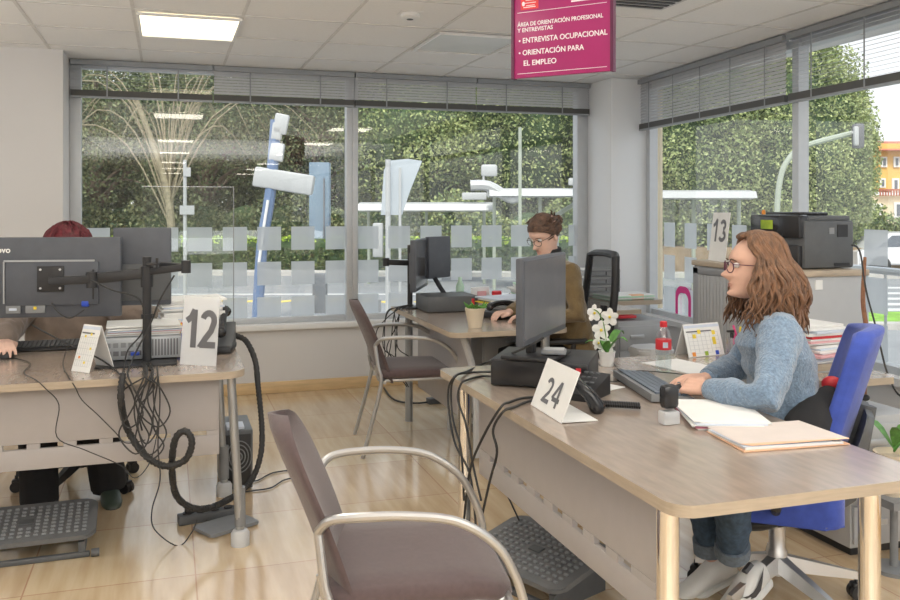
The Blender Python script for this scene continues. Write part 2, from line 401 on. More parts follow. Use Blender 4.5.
for y in np.arange(-2.6, 6.7, .62):
    b.bb(-6, 4.0, y-.008, y+.008, CZ-.0045, CZ+.002, 'ceil_rail')
struct(b.build('trim_ceiling_grid'))
XW = -.66
b = MB(); b.bb(-6, XW, 6.25, 6.9, 0, CZ, 'wall'); struct(b.build('wall_left_front'))
b = MB(); b.bb(-6.1, -6, -17, 6.9, 0, CZ, 'wall'); struct(b.build('wall_left'))
b = MB(); b.bb(-6, 4.1, -17.1, -17, 0, CZ, 'wall'); struct(b.build('wall_rear'))
b = MB(); b.bb(XW, 3.9, YB, YB+.2, 0, SILL-.02, 'wall_low'); struct(b.build('wall_back'))
b = MB(); b.bb(XW, 3.45, YB-.05, YB+.15, SILL-.025, SILL+.02, 'white_plastic', .006); struct(b.build('trim_sill_back'))
b = MB(); b.bb(-6, XW, 6.225, 6.25, 0, .085, 'beech', .004); b.bb(XW-.0, 3.42, YB-.022, YB, 0, .085, 'beech', .004); struct(b.build('baseboard_back'))
# corner pillar
b = MB(); b.bb(3.385, 3.80, 6.25, 6.9, 0, CZ, 'pillar', .01); struct(b.build('wall_corner_pillar'))
b = MB(); wallbox(b, .25, 20, -.25, 0, 0, .50, 'wall_low'); struct(b.build('wall_right'))
b = MB(); wallbox(b, .2, 20, -.2, .03, .50, .54, 'white_plastic'); struct(b.build('trim_sill_right'))
b = MB(); wallbox(b, .25, 20, 0, .02, 0, .085, 'beech'); struct(b.build('baseboard_right'))
# back window
def win_back(n, x0, x1, w0, w1):
    b = MB(); z0 = SILL+.02; z1 = CZ-.005; y0, y1 = YB+.03, YB+.09
    b.bb(x0, x0+w0, y0-.03, y1, z0, z1, 'frame', .004); b.bb(x1-w1, x1, y0-.03, y1, z0, z1, 'frame', .004)
    b.bb(x0+w0, x1-w1, y0, y1, z0, z0+.045, 'frame', .004); b.bb(x0+w0, x1-w1, y0, y1, z1-.05, z1, 'frame', .004)
    o = struct(b.build('window_%d' % n))
    g = MB(); g.add([(x0+w0,YB+.06,z0+.04),(x1-w1,YB+.06,z0+.04),(x1-w1,YB+.06,z1-.04),(x0+w0,YB+.06,z1-.04)], [(0,1,2,3)], 'glass'); g.build('glass_pane', o, flat=True)
    return o
xm = bx(352.5)
W1 = win_back(1, XW, xm, .075, .045); W2 = win_back(2, xm, 3.385, .045, .10)
def sq(parent, c, x, w, h):
    b = MB(); y = YB+.055; b.add([(c-w/2,y,x-h/2),(c+w/2,y,x-h/2),(c+w/2,y,x+h/2),(c-w/2,y,x+h/2)], [(0,1,2,3)], 'film'); b.build('frosted_square', parent, flat=True)
ds = .258
xc0 = bx(270)
zrow = []
for py in (238.5, 273.5, 308.5): zrow.append(ray(270, py, (0,YB+.055), (1,0)).z)
cen = [(px) for px in (96,131,165.5,200,235.5,270,304,338,369,401,433,463.7,494,523.5,552,580)]
for i, px in enumerate(cen):
    x = bx(px); P = W1 if x < xm else W2
    w = .178
    if i == 7: w = .15; x -= .012
    if i == 15: w = .12; x -= .02
    for z in zrow: sq(P, x, z, w, .178)
# right window: panes, mullion
sA = rws(643)+0.0; sm = rws(792.5); 
def win_right(n, s0, s1, w0, w1):
    b = MB(); z0, z1 = .54, CZ-.03
    wallbox(b, s0, s0+w0, -.09, -.02, z0, z1, 'frame'); wallbox(b, s1-w1, s1, -.09, -.02, z0, z1, 'frame')
    wallbox(b, s0+w0, s1-w1, -.12, -.04, z0, z0+.04, 'frame'); wallbox(b, s0+w0, s1-w1, -.12, -.04, z1-.05, z1, 'frame')
    o = struct(b.build('window_%d' % n))
    g = MB(); g.add([rw(s0+w0,z0+.03,-.08),rw(s1-w1,z0+.03,-.08),rw(s1-w1,z1-.03,-.08),rw(s0+w0,z1-.03,-.08)], [(0,1,2,3)], 'glass'); g.build('glass_pane', o, flat=True)
    return o
W3 = win_right(3, .2, sm, .06, .03); W4 = win_right(4, sm, sm+2.6, .03, .03)
for k in range(5, 9): win_right(k, sm+2.6*(k-4), sm+2.6*(k-3), .035, .03)
def sqr(parent, s, z, w=.178, h=.178):
    b = MB(); b.add([rw(s-w/2,z-h/2,-.07),rw(s+w/2,z-h/2,-.07),rw(s+w/2,z+h/2,-.07),rw(s-w/2,z+h/2,-.07)], [(0,1,2,3)], 'film'); b.build('frosted_square', parent, flat=True)
s0 = rwo(669.5,-.07); s1_ = rwo(690.5,-.07); stp = s1_-s0
for k in range(-1, 16):
    s = s0+stp*k
    P = W3 if s < sm-.05 else W4
    if abs(s-sm) < .11: continue
    for py in (235, 268, 300):
        z = ray(676, py, A0-NR*.07, U).z; sqr(P, s, z, .175, .19)
# magenta arch sticker on the right glass
b = MB(); pa = ray(684, 302, A0-NR*.07, U); s_ = (Vector((pa.x,pa.y,0))-A0).dot(U)
def arch(w, h, n=10):
    r = w/2*.75; pts = [(-w/2,-h/2),(-w/2,h/2-r)]+[(-w/2+r-r*cos(a), h/2-r+r*sin(a)) for a in np.linspace(0,pi/2,n)]+[(w/2-r+r*sin(a), h/2-r+r*cos(a)) for a in np.linspace(0,pi/2,n)]+[(w/2,-h/2)]
    return pts
oo = arch(.235, .235); ii = arch(.155, .185); ii = [(x, y-.025) for x, y in ii]
vs = [rw(s_+x, pa.z+y, -.062) for x, y in oo]+[rw(s_+x, pa.z+y, -.062) for x, y in ii]; n = len(oo)
b.add(vs, [(i, i+1, n+i+1, n+i) for i in range(n-1)], 'pink_sticker'); tag(b.build('arch_sticker', W3, flat=True), 'magenta arch-shaped sticker')
# blinds
def blind(name, P, x0, x1, ztop, zbot, tilt, label, pitch=.0215, along='x'):
    """P(t, z, off) -> world point; t runs along the wall"""
    root = thing(name, P((x0+x1)/2, zbot, 0), label, 'blind', group='venetian blinds along the glass walls')
    hb = MB(); 
    def slab(mb, t0, t1, o0, o1, z0, z1, m):
        V = [P(t,z,o) for z in (z0,z1) for t,o in ((t0,o0),(t1,o0),(t1,o1),(t0,o1))]
        mb.add(V, [(0,3,2,1),(4,5,6,7),(0,1,5,4),(1,2,6,5),(2,3,7,6),(3,0,4,7)], m)
    slab(hb, x0, x1, -.02, .03, ztop-.035, ztop, 'blind_head'); hb.build('headrail', root)
    rb = MB(); slab(rb, x0, x1, -.016, .016, zbot, zbot+.042, 'blind_rail'); slab(rb, x0, x1, -.018, .018, zbot-.012, zbot, 'blind_head'); rb.build('bottom_rail', root)
    sb = MB(); z = ztop-.045; w = .0125 if tilt < .3 else pitch*.50
    while z > zbot+.045:
        dz = w*sin(tilt); dx = w*cos(tilt)
        V = [P(x0,z+dz,-dx),P(x1,z+dz,-dx),P(x1,z-dz,dx),P(x0,z-dz,dx)]; sb.add(V, [(0,1,2,3)], 'blind'); z -= pitch
    tag(sb.build('slats', root, flat=True))
    L = x1-x0; n = max(2, int(round(abs(L)/.42)))
    for k in range(n):
        lb = MB(); t = x0+L*(k+.5)/n; slab(lb, t-.005, t+.005, .016, .018, zbot-.012, ztop-.03, 'blind_head'); lb.build('ladder_tape', root)
    return root
PB = lambda t, z, o: Vector((t, YB-.03-o, z))
zb = ray(350, 103, (0,YB-.03), (1,0)).z-.02
blind('venetian_blind', PB, XW+.01, bx(213)-.005, CZ-.005, zb, radians(4), 'leftmost grey venetian blind, slats open showing trees', .024)
blind('venetian_blind', PB, bx(213)+.005, bx(353), CZ-.005, zb, radians(66), 'closed grey venetian blind above window, left of the central mullion')
blind('venetian_blind', PB, bx(353)+.01, bx(475)-.005, CZ-.005, zb, radians(66), 'closed grey venetian blind starting at the central mullion')
blind('venetian_blind', PB, bx(475)+.005, 3.375, CZ-.005, zb, radians(66), 'closed grey venetian blind in the corner beside the pillar')
PRr = lambda t, z, o: rw(t, z, o+.03)
blind('venetian_blind', PRr, .18, sm-.02, CZ-.01, 2.03, radians(66), 'closed grey blind on the right glass wall beside the pillar', .0235)
blind('venetian_blind', PRr, sm+.02, sm+2.6, CZ-.01, 2.03, radians(8), 'open-slatted grey blind at the right with sky behind it', .0235)
for k in range(5, 9): blind('venetian_blind', PRr, sm+2.6*(k-4)+.02, sm+2.6*(k-3), CZ-.01, 2.03, radians(50), 'closed grey blind on the right glass wall behind the camera', .05)
# ceiling lights
def cl(x, y, label, m='panel_light', w=.52, l=.60):
    t = thing('ceiling_light', (x,y,CZ-.01), label, 'light', group='square ceiling light panels')
    f = MB(); z0, z1 = CZ-.018, CZ-.004
    f.bb(x-w/2-.015, x-w/2, y-l/2-.015, y+l/2+.015, z0, z1, 'white_plastic'); f.bb(x+w/2, x+w/2+.015, y-l/2-.015, y+l/2+.015, z0, z1, 'white_plastic')
    f.bb(x-w/2, x+w/2, y-l/2-.015, y-l/2, z0, z1, 'white_plastic'); f.bb(x-w/2, x+w/2, y+l/2, y+l/2+.015, z0, z1, 'white_plastic'); f.build('frame', t)
    d = MB(); d.bb(x-w/2, x+w/2, y-l/2, y+l/2, z1-.004, z1, m); d.build('diffuser', t); return t
cl(.115, 5.22, 'lit square ceiling light panel at upper left of the photo', 'panel_warm')
for y in (3.1, -.8, -3.9, -7.7, -11, -14.5): cl(.115, y, 'lit ceiling light panel outside the photo, in the row over the camera')
for y in (2.0, -.8, -3.9, -7.7, -11, -14.5): cl(2.3, y, 'lit ceiling light panel outside the photo, in the row near the windows')
for y in (3.1, -.8, -3.9, -7.7): cl(-3.1, y, 'lit ceiling light panel outside the photo, in the far left row')
cl(1.80, 5.22, 'unlit recessed ceiling light panel left of the hanging magenta sign', 'panel_off')
# smoke detector and vent
p = onz(410, 13, CZ); b = MB(); b.lathe([(.0,0),(.05,0),(.052,-.02),(.035,-.03),(.0,-.032)], 'white_plastic', (p.x,p.y,CZ-.002)); 
sd = thing('smoke_detector', (p.x,p.y,CZ-.03), 'small round smoke detector on a square ceiling plate', 'smoke detector'); b.build('sensor_head', sd)
b = MB(); b.bb(p.x-.06,p.x+.06,p.y-.06,p.y+.06,CZ-.004,CZ-.001,'white_plastic'); b.build('mounting_plate', sd)
b = MB(); b.lathe([(.018,-.0325),(.018,-.034),(0,-.034)], 'black', (p.x,p.y,CZ-.002)); b.build('sensor_window', sd)
p = onz(652, -7, CZ)
v = thing('ceiling_vent', (p.x,p.y,CZ-.02), 'square grey slatted air vent in the ceiling beside the magenta sign', 'vent')
b = MB(); b.bb(p.x-.22,p.x+.22,p.y-.27,p.y+.27,CZ-.012,CZ-.002,'lt_grey',.003); b.build('frame', v)
b = MB()
for k in range(9): yy = p.y-.22+.055*k; b.bb(p.x-.19,p.x+.19,yy-.017,yy+.012,CZ-.016,CZ-.011,'black')
b.build('slot', v)
# hanging sign
p0 = ray(514, 78, at(563,74,3.6), (-.0,1)); 
phi = math.atan2(-1490, F)   # direction of the sign's horizontals in camera space
dirS = Vector((DX*cos(phi)+RX*sin(phi), DY*cos(phi)+RY*sin(phi), 0)); dirS = -dirS   # runs to the photo's right
Dm = 3.3; cS = at(563, 74, Dm)
pl = ray(515, 79.5, cS, dirS); pr = ray(612, 70.5, cS, dirS); Wd = (Vector((pr.x,pr.y,0))-Vector((pl.x,pl.y,0))).length
zb_ = (pl.z+pr.z)/2; HS = Wd*.86; zt_ = zb_+HS
if zt_ > CZ-.1: zt_ = CZ-.1
HS = zt_-zb_
mid = Vector(((pl.x+pr.x)/2,(pl.y+pr.y)/2,(zb_+zt_)/2)); TS = basis(mid, dirS, (0,0,1))
sg = thing('hanging_sign', (mid.x,mid.y,zb_), 'magenta sign with white lettering hanging from the ceiling', 'sign')
b = MB(); b.box((0,0,0), (Wd,HS,.02), 'magenta', .002); b.v = [TS@x for x in b.v]; b.build('panel', sg)
for e_ in (-1,1): b = MB(); b.box((e_*(Wd/2+.004),0,0), (.012,HS+.004,.028), 'magenta_dark'); b.v = [TS@x for x in b.v]; b.build('edge_strip', sg)
for sx in (-.4,.4): b = MB(); b.cyl((Wd*sx,HS/2,0),(Wd*sx,(CZ-mid.z),0),.002,'grey_metal',6); b.v = [TS@x for x in b.v]; b.build('hanging_wire', sg)
def st(txt, x, y, size, off=.012, sx=1, shear=0): text_mesh(txt, size, 'white_print', TS @ Matrix.Translation((x,y,.0105)), off=off, align='LEFT', name='lettering', parent=sg, sx=sx, shear=shear)
U_ = Wd/97.   # metres per photo pixel across the sign
yb = -HS/2
def sy(v): return yb+v*U_   # v photo pixels above the lower edge
st('ÁREA DE ORIENTACIÓN PROFESIONAL', -Wd/2+4*U_, sy(50.5), 4.3*U_*1.25, sx=.90)
st('Y ENTREVISTAS', -Wd/2+4*U_, sy(45), 4.3*U_*1.25, sx=.98)
st('• ENTREVISTA OCUPACIONAL', -Wd/2+5*U_, sy(35), 5.3*U_*1.32, sx=.93)
st('• ORIENTACIÓN PARA', -Wd/2+5*U_, sy(23.5), 5.3*U_*1.32, sx=.93)
st('EL EMPLEO', -Wd/2+10*U_, sy(13.5), 5.3*U_*1.32, sx=1.0)
for x_,y_,w_,h_ in ((0,4,.92,.0018),(0,62,.92,.0018),(.27,66.8,.33,.006)):
    b = MB(); b.box((Wd*x_, sy(y_), .0106), (Wd*w_,h_,.001), 'white_print'); b.v = [TS@x for x in b.v]; b.build('printed_rule', sg, flat=True)
st('emcan', Wd*.08, sy(72.6), 10*U_, .03, shear=.25)
b = MB(); b.box((-Wd*.33, sy(69.8), .0106), (Wd*.19,11*U_,.001), 'red'); 
for k,(w_,y_) in enumerate(((.10,73),(.12,70.5),(.09,68))): b.box((-Wd*.32, sy(y_), .0112), (Wd*w_,.0022,.001), 'white_print')
b.ell((-Wd*.395, sy(70), .0112), (1.6*U_,2.2*U_,.0006), 'white_print'); b.box((-Wd*.33, sy(66.5), .0112), (Wd*.13,.003,.001), 'white_print')
b.v = [TS@x for x in b.v]; b.build('emblem', sg, flat=True)
# ================================================================ OUTDOORS
GZ = -.9
b = MB(); b.bb(-60, 90, 7.2, 110, GZ-.2, GZ, 'asphalt'); b.bb(4.2, 90, -40, 7.2, GZ-.2, GZ, 'asphalt'); struct(b.build('ground'))
def outp(px, D, z=GZ): p = at(px, 207, D); return Vector((p.x,p.y,z))
ph0, ph1 = outp(-60,31.0), outp(640,29.5); dh = (ph1-ph0).normalized(); nh = Vector((-dh.y,dh.x,0))
def strip(name, a, b_, w, z0, z1, m):
    b = MB(); d = (b_-a).normalized(); n = Vector((-d.y,d.x,0)); V = [Vector((*(p+n*o).xy, z)) for z in (z0,z1) for p,o in ((a,0),(b_,0),(b_,w),(a,w))]
    b.add(V, [(0,3,2,1),(4,5,6,7),(0,1,5,4),(1,2,6,5),(2,3,7,6),(3,0,4,7)], m); return b.build(name)
struct(strip('trim_kerb', ph0-nh*1.2, ph0+dh*44-nh*1.2, 1.0, GZ, GZ+.13, 'pavement'))
struct(strip('trim_earth_bank', ph0+nh*.6, ph0+dh*60+nh*.6, 30, GZ, GZ+.9, 'earth'))
# road markings
b = MB()
for px in (150,185,220,255,290,325,360,395,430,465): 
    p = outp(px, 2.3*F/(301-207)); b.box((p.x,p.y,GZ+.006), (.9,.25,.012), 'line_yellow', rot=RZ(.5))
for D_ in (2.3*F/(294.5-207),):
    a = outp(100, D_); c = outp(560, D_); d = (c-a); b.box(((a.x+c.x)/2,(a.y+c.y)/2,GZ+.007), (d.length,.2,.012), 'line_white', rot=RZ(atan2(d.y,d.x)))
struct(b.build('trim_road_marking'))
b = MB()
for k in range(7):
    p = outp(884+k*1.5, 2.3*F/(288+k*5.5-207)); b.box((p.x,p.y,GZ+.006), (3.0,.42,.012), 'line_white', rot=RZ(-TH))
struct(b.build('trim_zebra_crossing'))
pg = outp(905, 17.5)
b = MB(); b.box((pg.x,pg.y,GZ+.05), (7,1.6,.1), 'grass', rot=RZ(-TH-.05)); b.box((pg.x,pg.y-1.2,GZ+.06), (7,.3,.12), 'pavement', rot=RZ(-TH-.05)); struct(b.build('trim_grass_verge'))
# leafy things
def leaves(mb, pts, size, m, nrm=None):
    n = len(pts); a = rng.normal(size=(n,3)); a /= np.linalg.norm(a,axis=1)[:,None]; c = rng.normal(size=(n,3)); bb_ = np.cross(a,c); bb_ /= np.linalg.norm(bb_,axis=1)[:,None]
    s = size*rng.uniform(.6,1.3,n)[:,None]; q = np.stack([pts-a*s, pts-bb_*s*.55, pts+a*s, pts+bb_*s*.55],1).reshape(-1,3)
    o = len(mb.v); k = mb.mi(m); mb.v += [Vector(x) for x in q]; mb.f += [(o+4*i,o+4*i+1,o+4*i+2,o+4*i+3) for i in range(n)]; mb.m += [k]*n
def lump(mb, c, r, m, seed, amp=.18, nu=22, nv=14):
    k0 = len(mb.v); mb.ell((0,0,0), 1, m, nu=nu, nv=nv)
    for i in range(k0, len(mb.v)):
        v = mb.v[i]; s = 1+amp*noise.noise(v*2.3+Vector((seed,0,0)))*2; mb.v[i] = Vector((c[0]+v.x*r[0]*s, c[1]+v.y*r[1]*s, c[2]+v.z*r[2]*s))
def tree_proto(name, H, R, m, n, core=.85, sz=.16, trunk='bark', bare=0, seed=1, low=.12, cone=0, clumps=26):
    """local coordinates, base at the origin; returns root (unlinked location 0)"""
    root = bpy.data.objects.new(name, None); C.objects.link(root)
    t = MB(); t.tube([(0,0,0),(.1,.05,H*.3),(-.05,0,H*.75)], [R*.09,R*.07,R*.02], trunk, 8, sm=3)
    rr = random.Random(seed)
    for k in range(8+bare):
        a = rr.uniform(0,2*pi); z = H*rr.uniform(.15,.6); L = R*rr.uniform(.6,1.0)
        t.tube([(0,0,z),(cos(a)*L*.5,sin(a)*L*.5,z+L*.45),(cos(a)*L,sin(a)*L,z+L*rr.uniform(.4,.8))], [R*.035,R*.02,R*.006], trunk, 5, sm=3)
    t.build('trunk', root, world=False)
    b = MB(); g = np.random.default_rng(seed)
    n = int(n*NLEAF); sz *= SZLEAF; zc = H*(low+1)/2; rz = H*(1-low)/2
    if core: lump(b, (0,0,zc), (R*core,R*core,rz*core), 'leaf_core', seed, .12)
    # leaf clumps over an ellipsoid
    P = []
    for k in range(clumps):
        u = g.normal(size=3); u /= np.linalg.norm(u); taper = 1-cone*max(0,u[2])
        c = np.array([u[0]*R*.82*taper, u[1]*R*.82*taper, zc+u[2]*rz*.86]); rc = R*g.uniform(.25,.42)
        w = g.normal(size=(n//clumps,3)); w /= np.linalg.norm(w,axis=1)[:,None]; P.append(c+w*rc*g.uniform(.55,1.05,(len(w),1)))
    w = g.normal(size=(n//2,3)); w /= np.linalg.norm(w,axis=1)[:,None]; w[:,0] *= R; w[:,1] *= R; w[:,2] *= rz; w *= g.uniform(.82,1.03,(len(w),1)); w[:,2] += zc; P.append(w)
    leaves(b, np.concatenate(P), sz, m); b.build('foliage', root, world=False, flat=True); return root
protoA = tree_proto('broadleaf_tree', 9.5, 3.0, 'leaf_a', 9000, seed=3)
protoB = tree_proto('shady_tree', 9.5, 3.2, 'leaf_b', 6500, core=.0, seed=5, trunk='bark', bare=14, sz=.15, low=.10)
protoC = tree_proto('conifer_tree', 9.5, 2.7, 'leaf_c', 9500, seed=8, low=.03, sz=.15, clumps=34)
usedp = set()
def put(proto, px, D, s, label, sx=1, rz=None, group='trees across the road'):
    o = proto if id(proto) not in usedp else copy_tree(proto); usedp.add(id(proto))
    p = outp(px, D, GZ+.1); o.location = p; o.scale = (s*sx,s*sx,s); o.rotation_euler = (0,0,rz if rz is not None else random.uniform(0,6)); tag(o, label, 'tree', group); return o
LB = 'dark shady tree with bare pale branches seen through the left window pane'
for px, D, s in ((40,39,1),(95,36,1.05),(150,41,1.1),(205,36.5,1),(262,40,1.1),(318,37,1.0),(120,46,1.25),(235,47,1.25),(10,46,1.2),(340,46,1.25)): put(protoB, px, D, s, LB)
LA = 'bright green leafy tree seen through the middle window pane'
for px, D, s in ((366,40,1.0),(415,36.5,1.05),(468,38,1.0),(520,36.5,1.1),(572,39,1.05),(440,47,1.25),(545,47,1.25),(620,43,1.2)): put(protoA, px, D, s, LA)
LC = 'tall dense conifer hedge tree seen through the right window'
for px, D, s in ((668,33,1.0),(710,32,1.05),(752,32,1.02),(788,31,.93),(816,31,.76),(690,39,1.2),(770,38,1.1)): put(protoC, px, D, s, LC)
# bare shrub branches in the left pane
br = MB(); p = outp(172, 29.0+1.8, GZ+.9); rr = random.Random(4)
br.tube([p, p+Vector((-.2,0,2.2)), p+Vector((-1.2,0,5.2))], [.16,.12,.08], 'bark_pale', 7, sm=4)
for k in range(30):
    a = rr.uniform(0,2*pi); L = rr.uniform(2.2,4.6); h = rr.uniform(3.0,5.0); d = Vector((cos(a)*1.2, sin(a)*.4, 0)); q = p+Vector((-.1,0,rr.uniform(.8,3.0)))
    br.tube([q, q+d*L*.35+Vector((0,0,h*.75)), q+d*L*.75+Vector((0,0,h*.95)), q+d*L*1.15+Vector((0,0,h*.55))], [.035,.028,.02,.006], 'bark_pale', 4, sm=3)
tag(br.build('bare_tree'), 'bare pale arching branches of a leafless tree in the left pane', 'tree')
# clipped hedge with lime top
def hedge(name, a, b_, w, h, label):
    root = thing(name, (a+b_)/2, label, 'hedge'); d = (b_-a); L = d.length; d.normalize(); n = Vector((-d.y,d.x,0))
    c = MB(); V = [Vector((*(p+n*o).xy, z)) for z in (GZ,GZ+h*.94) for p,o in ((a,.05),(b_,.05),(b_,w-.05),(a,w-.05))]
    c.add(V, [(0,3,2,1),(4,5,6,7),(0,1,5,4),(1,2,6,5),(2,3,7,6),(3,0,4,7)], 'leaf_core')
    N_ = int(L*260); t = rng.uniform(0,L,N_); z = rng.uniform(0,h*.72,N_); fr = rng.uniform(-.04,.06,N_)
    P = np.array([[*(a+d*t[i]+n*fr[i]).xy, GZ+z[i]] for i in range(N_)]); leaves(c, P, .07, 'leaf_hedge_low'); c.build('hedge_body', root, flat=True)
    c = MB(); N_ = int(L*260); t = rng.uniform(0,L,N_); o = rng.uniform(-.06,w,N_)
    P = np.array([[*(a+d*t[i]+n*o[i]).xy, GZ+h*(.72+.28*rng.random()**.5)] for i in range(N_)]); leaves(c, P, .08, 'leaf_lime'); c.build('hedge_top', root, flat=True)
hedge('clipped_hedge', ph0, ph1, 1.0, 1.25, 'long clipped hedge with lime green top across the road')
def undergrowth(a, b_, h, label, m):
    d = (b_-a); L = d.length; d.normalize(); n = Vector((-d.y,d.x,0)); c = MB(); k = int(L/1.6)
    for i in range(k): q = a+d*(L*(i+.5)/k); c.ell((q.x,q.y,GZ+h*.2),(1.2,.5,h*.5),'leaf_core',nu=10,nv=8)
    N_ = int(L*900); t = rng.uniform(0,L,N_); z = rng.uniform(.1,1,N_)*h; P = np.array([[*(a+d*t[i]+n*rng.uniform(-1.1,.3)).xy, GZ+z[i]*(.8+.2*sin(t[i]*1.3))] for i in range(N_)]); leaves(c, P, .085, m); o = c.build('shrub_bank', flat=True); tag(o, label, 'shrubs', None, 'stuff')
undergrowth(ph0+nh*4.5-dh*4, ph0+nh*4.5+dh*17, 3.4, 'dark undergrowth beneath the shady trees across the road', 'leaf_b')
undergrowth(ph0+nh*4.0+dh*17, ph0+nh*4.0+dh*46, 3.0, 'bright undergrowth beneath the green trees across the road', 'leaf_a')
# bus shelters
def shelter(px0, px1, py, D, label, flip=False, sign=True, curl=True):
    a = outp(px0,D); c = outp(px1,D); d = (c-a); L = d.length; d.normalize(); z = CH-(py-H0)*D/F; n = Vector((-d.y,d.x,0))
    t = thing('bus_shelter', (a+c)/2, label, 'shelter')
    r = MB(); th = 9*D/F; sec = [(-.9,-.25*th),(-.8,.45*th),(-.3,.62*th),(.6,.66*th),(.9,.3*th),(.85,-.1*th),(.2,-.35*th),(-.5,-.4*th)]
    vs = [Vector((*(p+n*o).xy, z+zz)) for p in (a,c) for o,zz in sec]; k = len(sec)
    r.add(vs, [(i,(i+1)%k,k+(i+1)%k,k+i) for i in range(k)]+[tuple(reversed(range(k))),tuple(k+i for i in range(k))], 'canopy_white'); r.build('roof', t)
    for f in (.06,.5,.94):
        q = a+d*L*f; s = MB(); s.cyl((q.x,q.y,GZ),(q.x,q.y,z-.2*th),.05,'lamp_post',8); s.build('post', t)
    g = MB(); q0 = a+d*L*.06+n*.8; q1 = a+d*L*.94+n*.8; g.quad(Vector((*q0.xy,GZ+.2)),Vector((*q1.xy,GZ+.2)),Vector((*q1.xy,z-.3*th)),Vector((*q0.xy,z-.3*th)),'glass'); g.build('glass_panel', t, flat=True)
    if sign:
        s = MB(); q = a+d*L*.86-n*.6; hh = 7*D/F; s.box((q.x,q.y,z+th*.9+hh*.5),(24*D/F,.15,hh),'canopy_white',.03,rot=RZ(atan2(d.y,d.x))); s.build('sign_box', t)
    if curl:
        s = MB(); q = a-n*.7; s.tube([q+Vector((0,0,2.3+.30)),q+d*.4+Vector((0,0,z-GZ)),q+d*1.3+Vector((0,0,z-GZ+.25))][::-1] if False else [Vector((*(q-d*.5).xy,z+.22)),Vector((*(q).xy,z+.20)),Vector((*(q+d*.55).xy,z-.12)),Vector((*(q+d*.8).xy,z-.06))],.14,'canopy_white',8,sm=4)
        s.box(tuple(Vector((*(q-d*.0).xy,z+.62))),(24*.66*D/F,.12,.32),'canopy_white',.06,rot=RZ(atan2(d.y,d.x)))
        s.cyl(Vector((*(q-d*.15).xy,z+.2)),Vector((*(q-d*.15).xy,z+.5)),.03,'canopy_white',6); s.build('curved_bracket', t)
shelter(488, 592, 194, 24, 'white-roofed bus shelter seen behind the woman in the olive cardigan', curl=True)
shelter(361, 492, 208, 26, 'slim white-roofed shelter seen right of the central mullion', curl=False)
shelter(642, 745, 196, 22, 'white-roofed shelter seen through the right window above the 13 card', curl=False, sign=False)
# street furniture seen through the glass
def pole(name, pts, r, m, label, cat='post', extra=None):
    t = thing(name, pts[0], label, cat); b = MB(); b.tube(pts, r, m, 8, sm=5); b.build('pole', t); return t
D = 17; t = thing('street_sign', outp(262,D), 'tilted blue pole carrying a white box and angled white sign panels', 'sign')
b = MB(); b.tube([outp(257,D), at(262,245,D), at(270,195,D), at(276,120,D)], .11, 'sign_blue', 10, sm=3); b.build('pole', t)
b = MB(); b.tube([at(259,262,D-.13), at(264,225,D-.13), at(268,200,D-.13)], .03, 'white_plastic', 6); b.build('white_stripe', t)
q = at(284,181,D); b = MB(); b.box(q,(60*D/F,.25,20*D/F),'canopy_white',.05,rot=RZ(-TH)@RY_(.16)); b.build('sign_box', t)
for px, py, w, h, ry in ((281,124,14,20,.2),(277,131,10,18,.1),(277,152,14,18,.15)):
    b = MB(); b.box(at(px,py,D-.05),(w*D/F,.12,h*D/F),'canopy_white',.03,rot=RZ(-TH)@RY_(ry)); b.build('sign_panel', t)
D = 19; t = thing('information_totem', outp(322,D), 'pale blue rectangular totem left of the central mullion', 'totem')
b = MB(); b.box(at(320,196,D)+Vector((0,0,-.1)),(20*D/F,.3,76*D/F),'totem_blue',.02,rot=RZ(-TH)); b.build('panel', t)
b = MB(); b.box(at(324,204,D-.2)+Vector((0,0,-.1)),(1.2*D/F,.05,60*D/F),'ink_grey',rot=RZ(-TH)); b.build('seam', t)
b = MB(); q = outp(320,D); b.box((q.x,q.y,GZ+.4),(.3,.25,.9),'mid_grey',.02,rot=RZ(-TH)); b.build('base', t)
D = 15; t = thing('advert_panel', outp(400,D), 'translucent white wing-shaped panel on posts right of the central mullion', 'panel')
b = MB(); Tp = basis(at(400,185,D), (RX,RY,0), (0,0,1)); k = D/F
b.prism([(-19*k,-30*k),(-16*k,14*k),(-12*k,24*k),(8*k,26*k),(22*k,24*k),(10*k,-6*k),(2*k,-30*k)], -.05, .05, 'film', T=Tp); b.build('wing_panel', t)
for px, top, w in ((388,160,.045),(400,168,.025)):
    b = MB(); q = outp(px,D-.15); b.cyl(q,(q.x,q.y,at(px,top,D).z),w,'canopy_white',8); b.build('post', t)
D = 16; b = MB(); b.box(at(378,240,D),(10*D/F,.2,34*D/F),'canopy_white',.03,rot=RZ(-TH)); q = outp(378,D); b.box((q.x,q.y,GZ+.3),(.1,.1,.6),'mid_grey'); tag(b.build('ticket_machine'), 'small white upright box right of the central mullion', 'box')
# street lamps
D = 20
def lamp(p, label):
    t = thing('street_lamp', outp(p[0][0],D), label, 'street lamp'); b = MB(); b.tube([at(x,y,D) for x,y in p], .065, 'lamp_post', 8, sm=5)
    b.build('pole', t); h = MB(); x, y = p[-1]; h.box(at(x,y,D),(6*D/F,.2,3*D/F),'canopy_white',.04,rot=RZ(-TH)); h.build('lamp_head', t)
lamp([(776,307),(777,215),(780,180),(788,160),(805,146),(853,133)], 'curved green-grey post reaching right to the traffic signal')
D = 20; t = thing('traffic_light', at(857,150,D)+Vector((0,0,-.4)), 'dark-backed traffic signal at the tip of a long bent arm', 'traffic light')
b = MB(); b.box(at(858,136,D-.1),(9*D/F,.25,24*D/F),'ink_grey',.04,rot=RZ(-TH)); b.build('housing', t); b = MB(); b.box(at(856,136,D-.3),(4.5*D/F,.1,19*D/F),'canopy_white',.03,rot=RZ(-TH)); b.build('pale_edge', t)
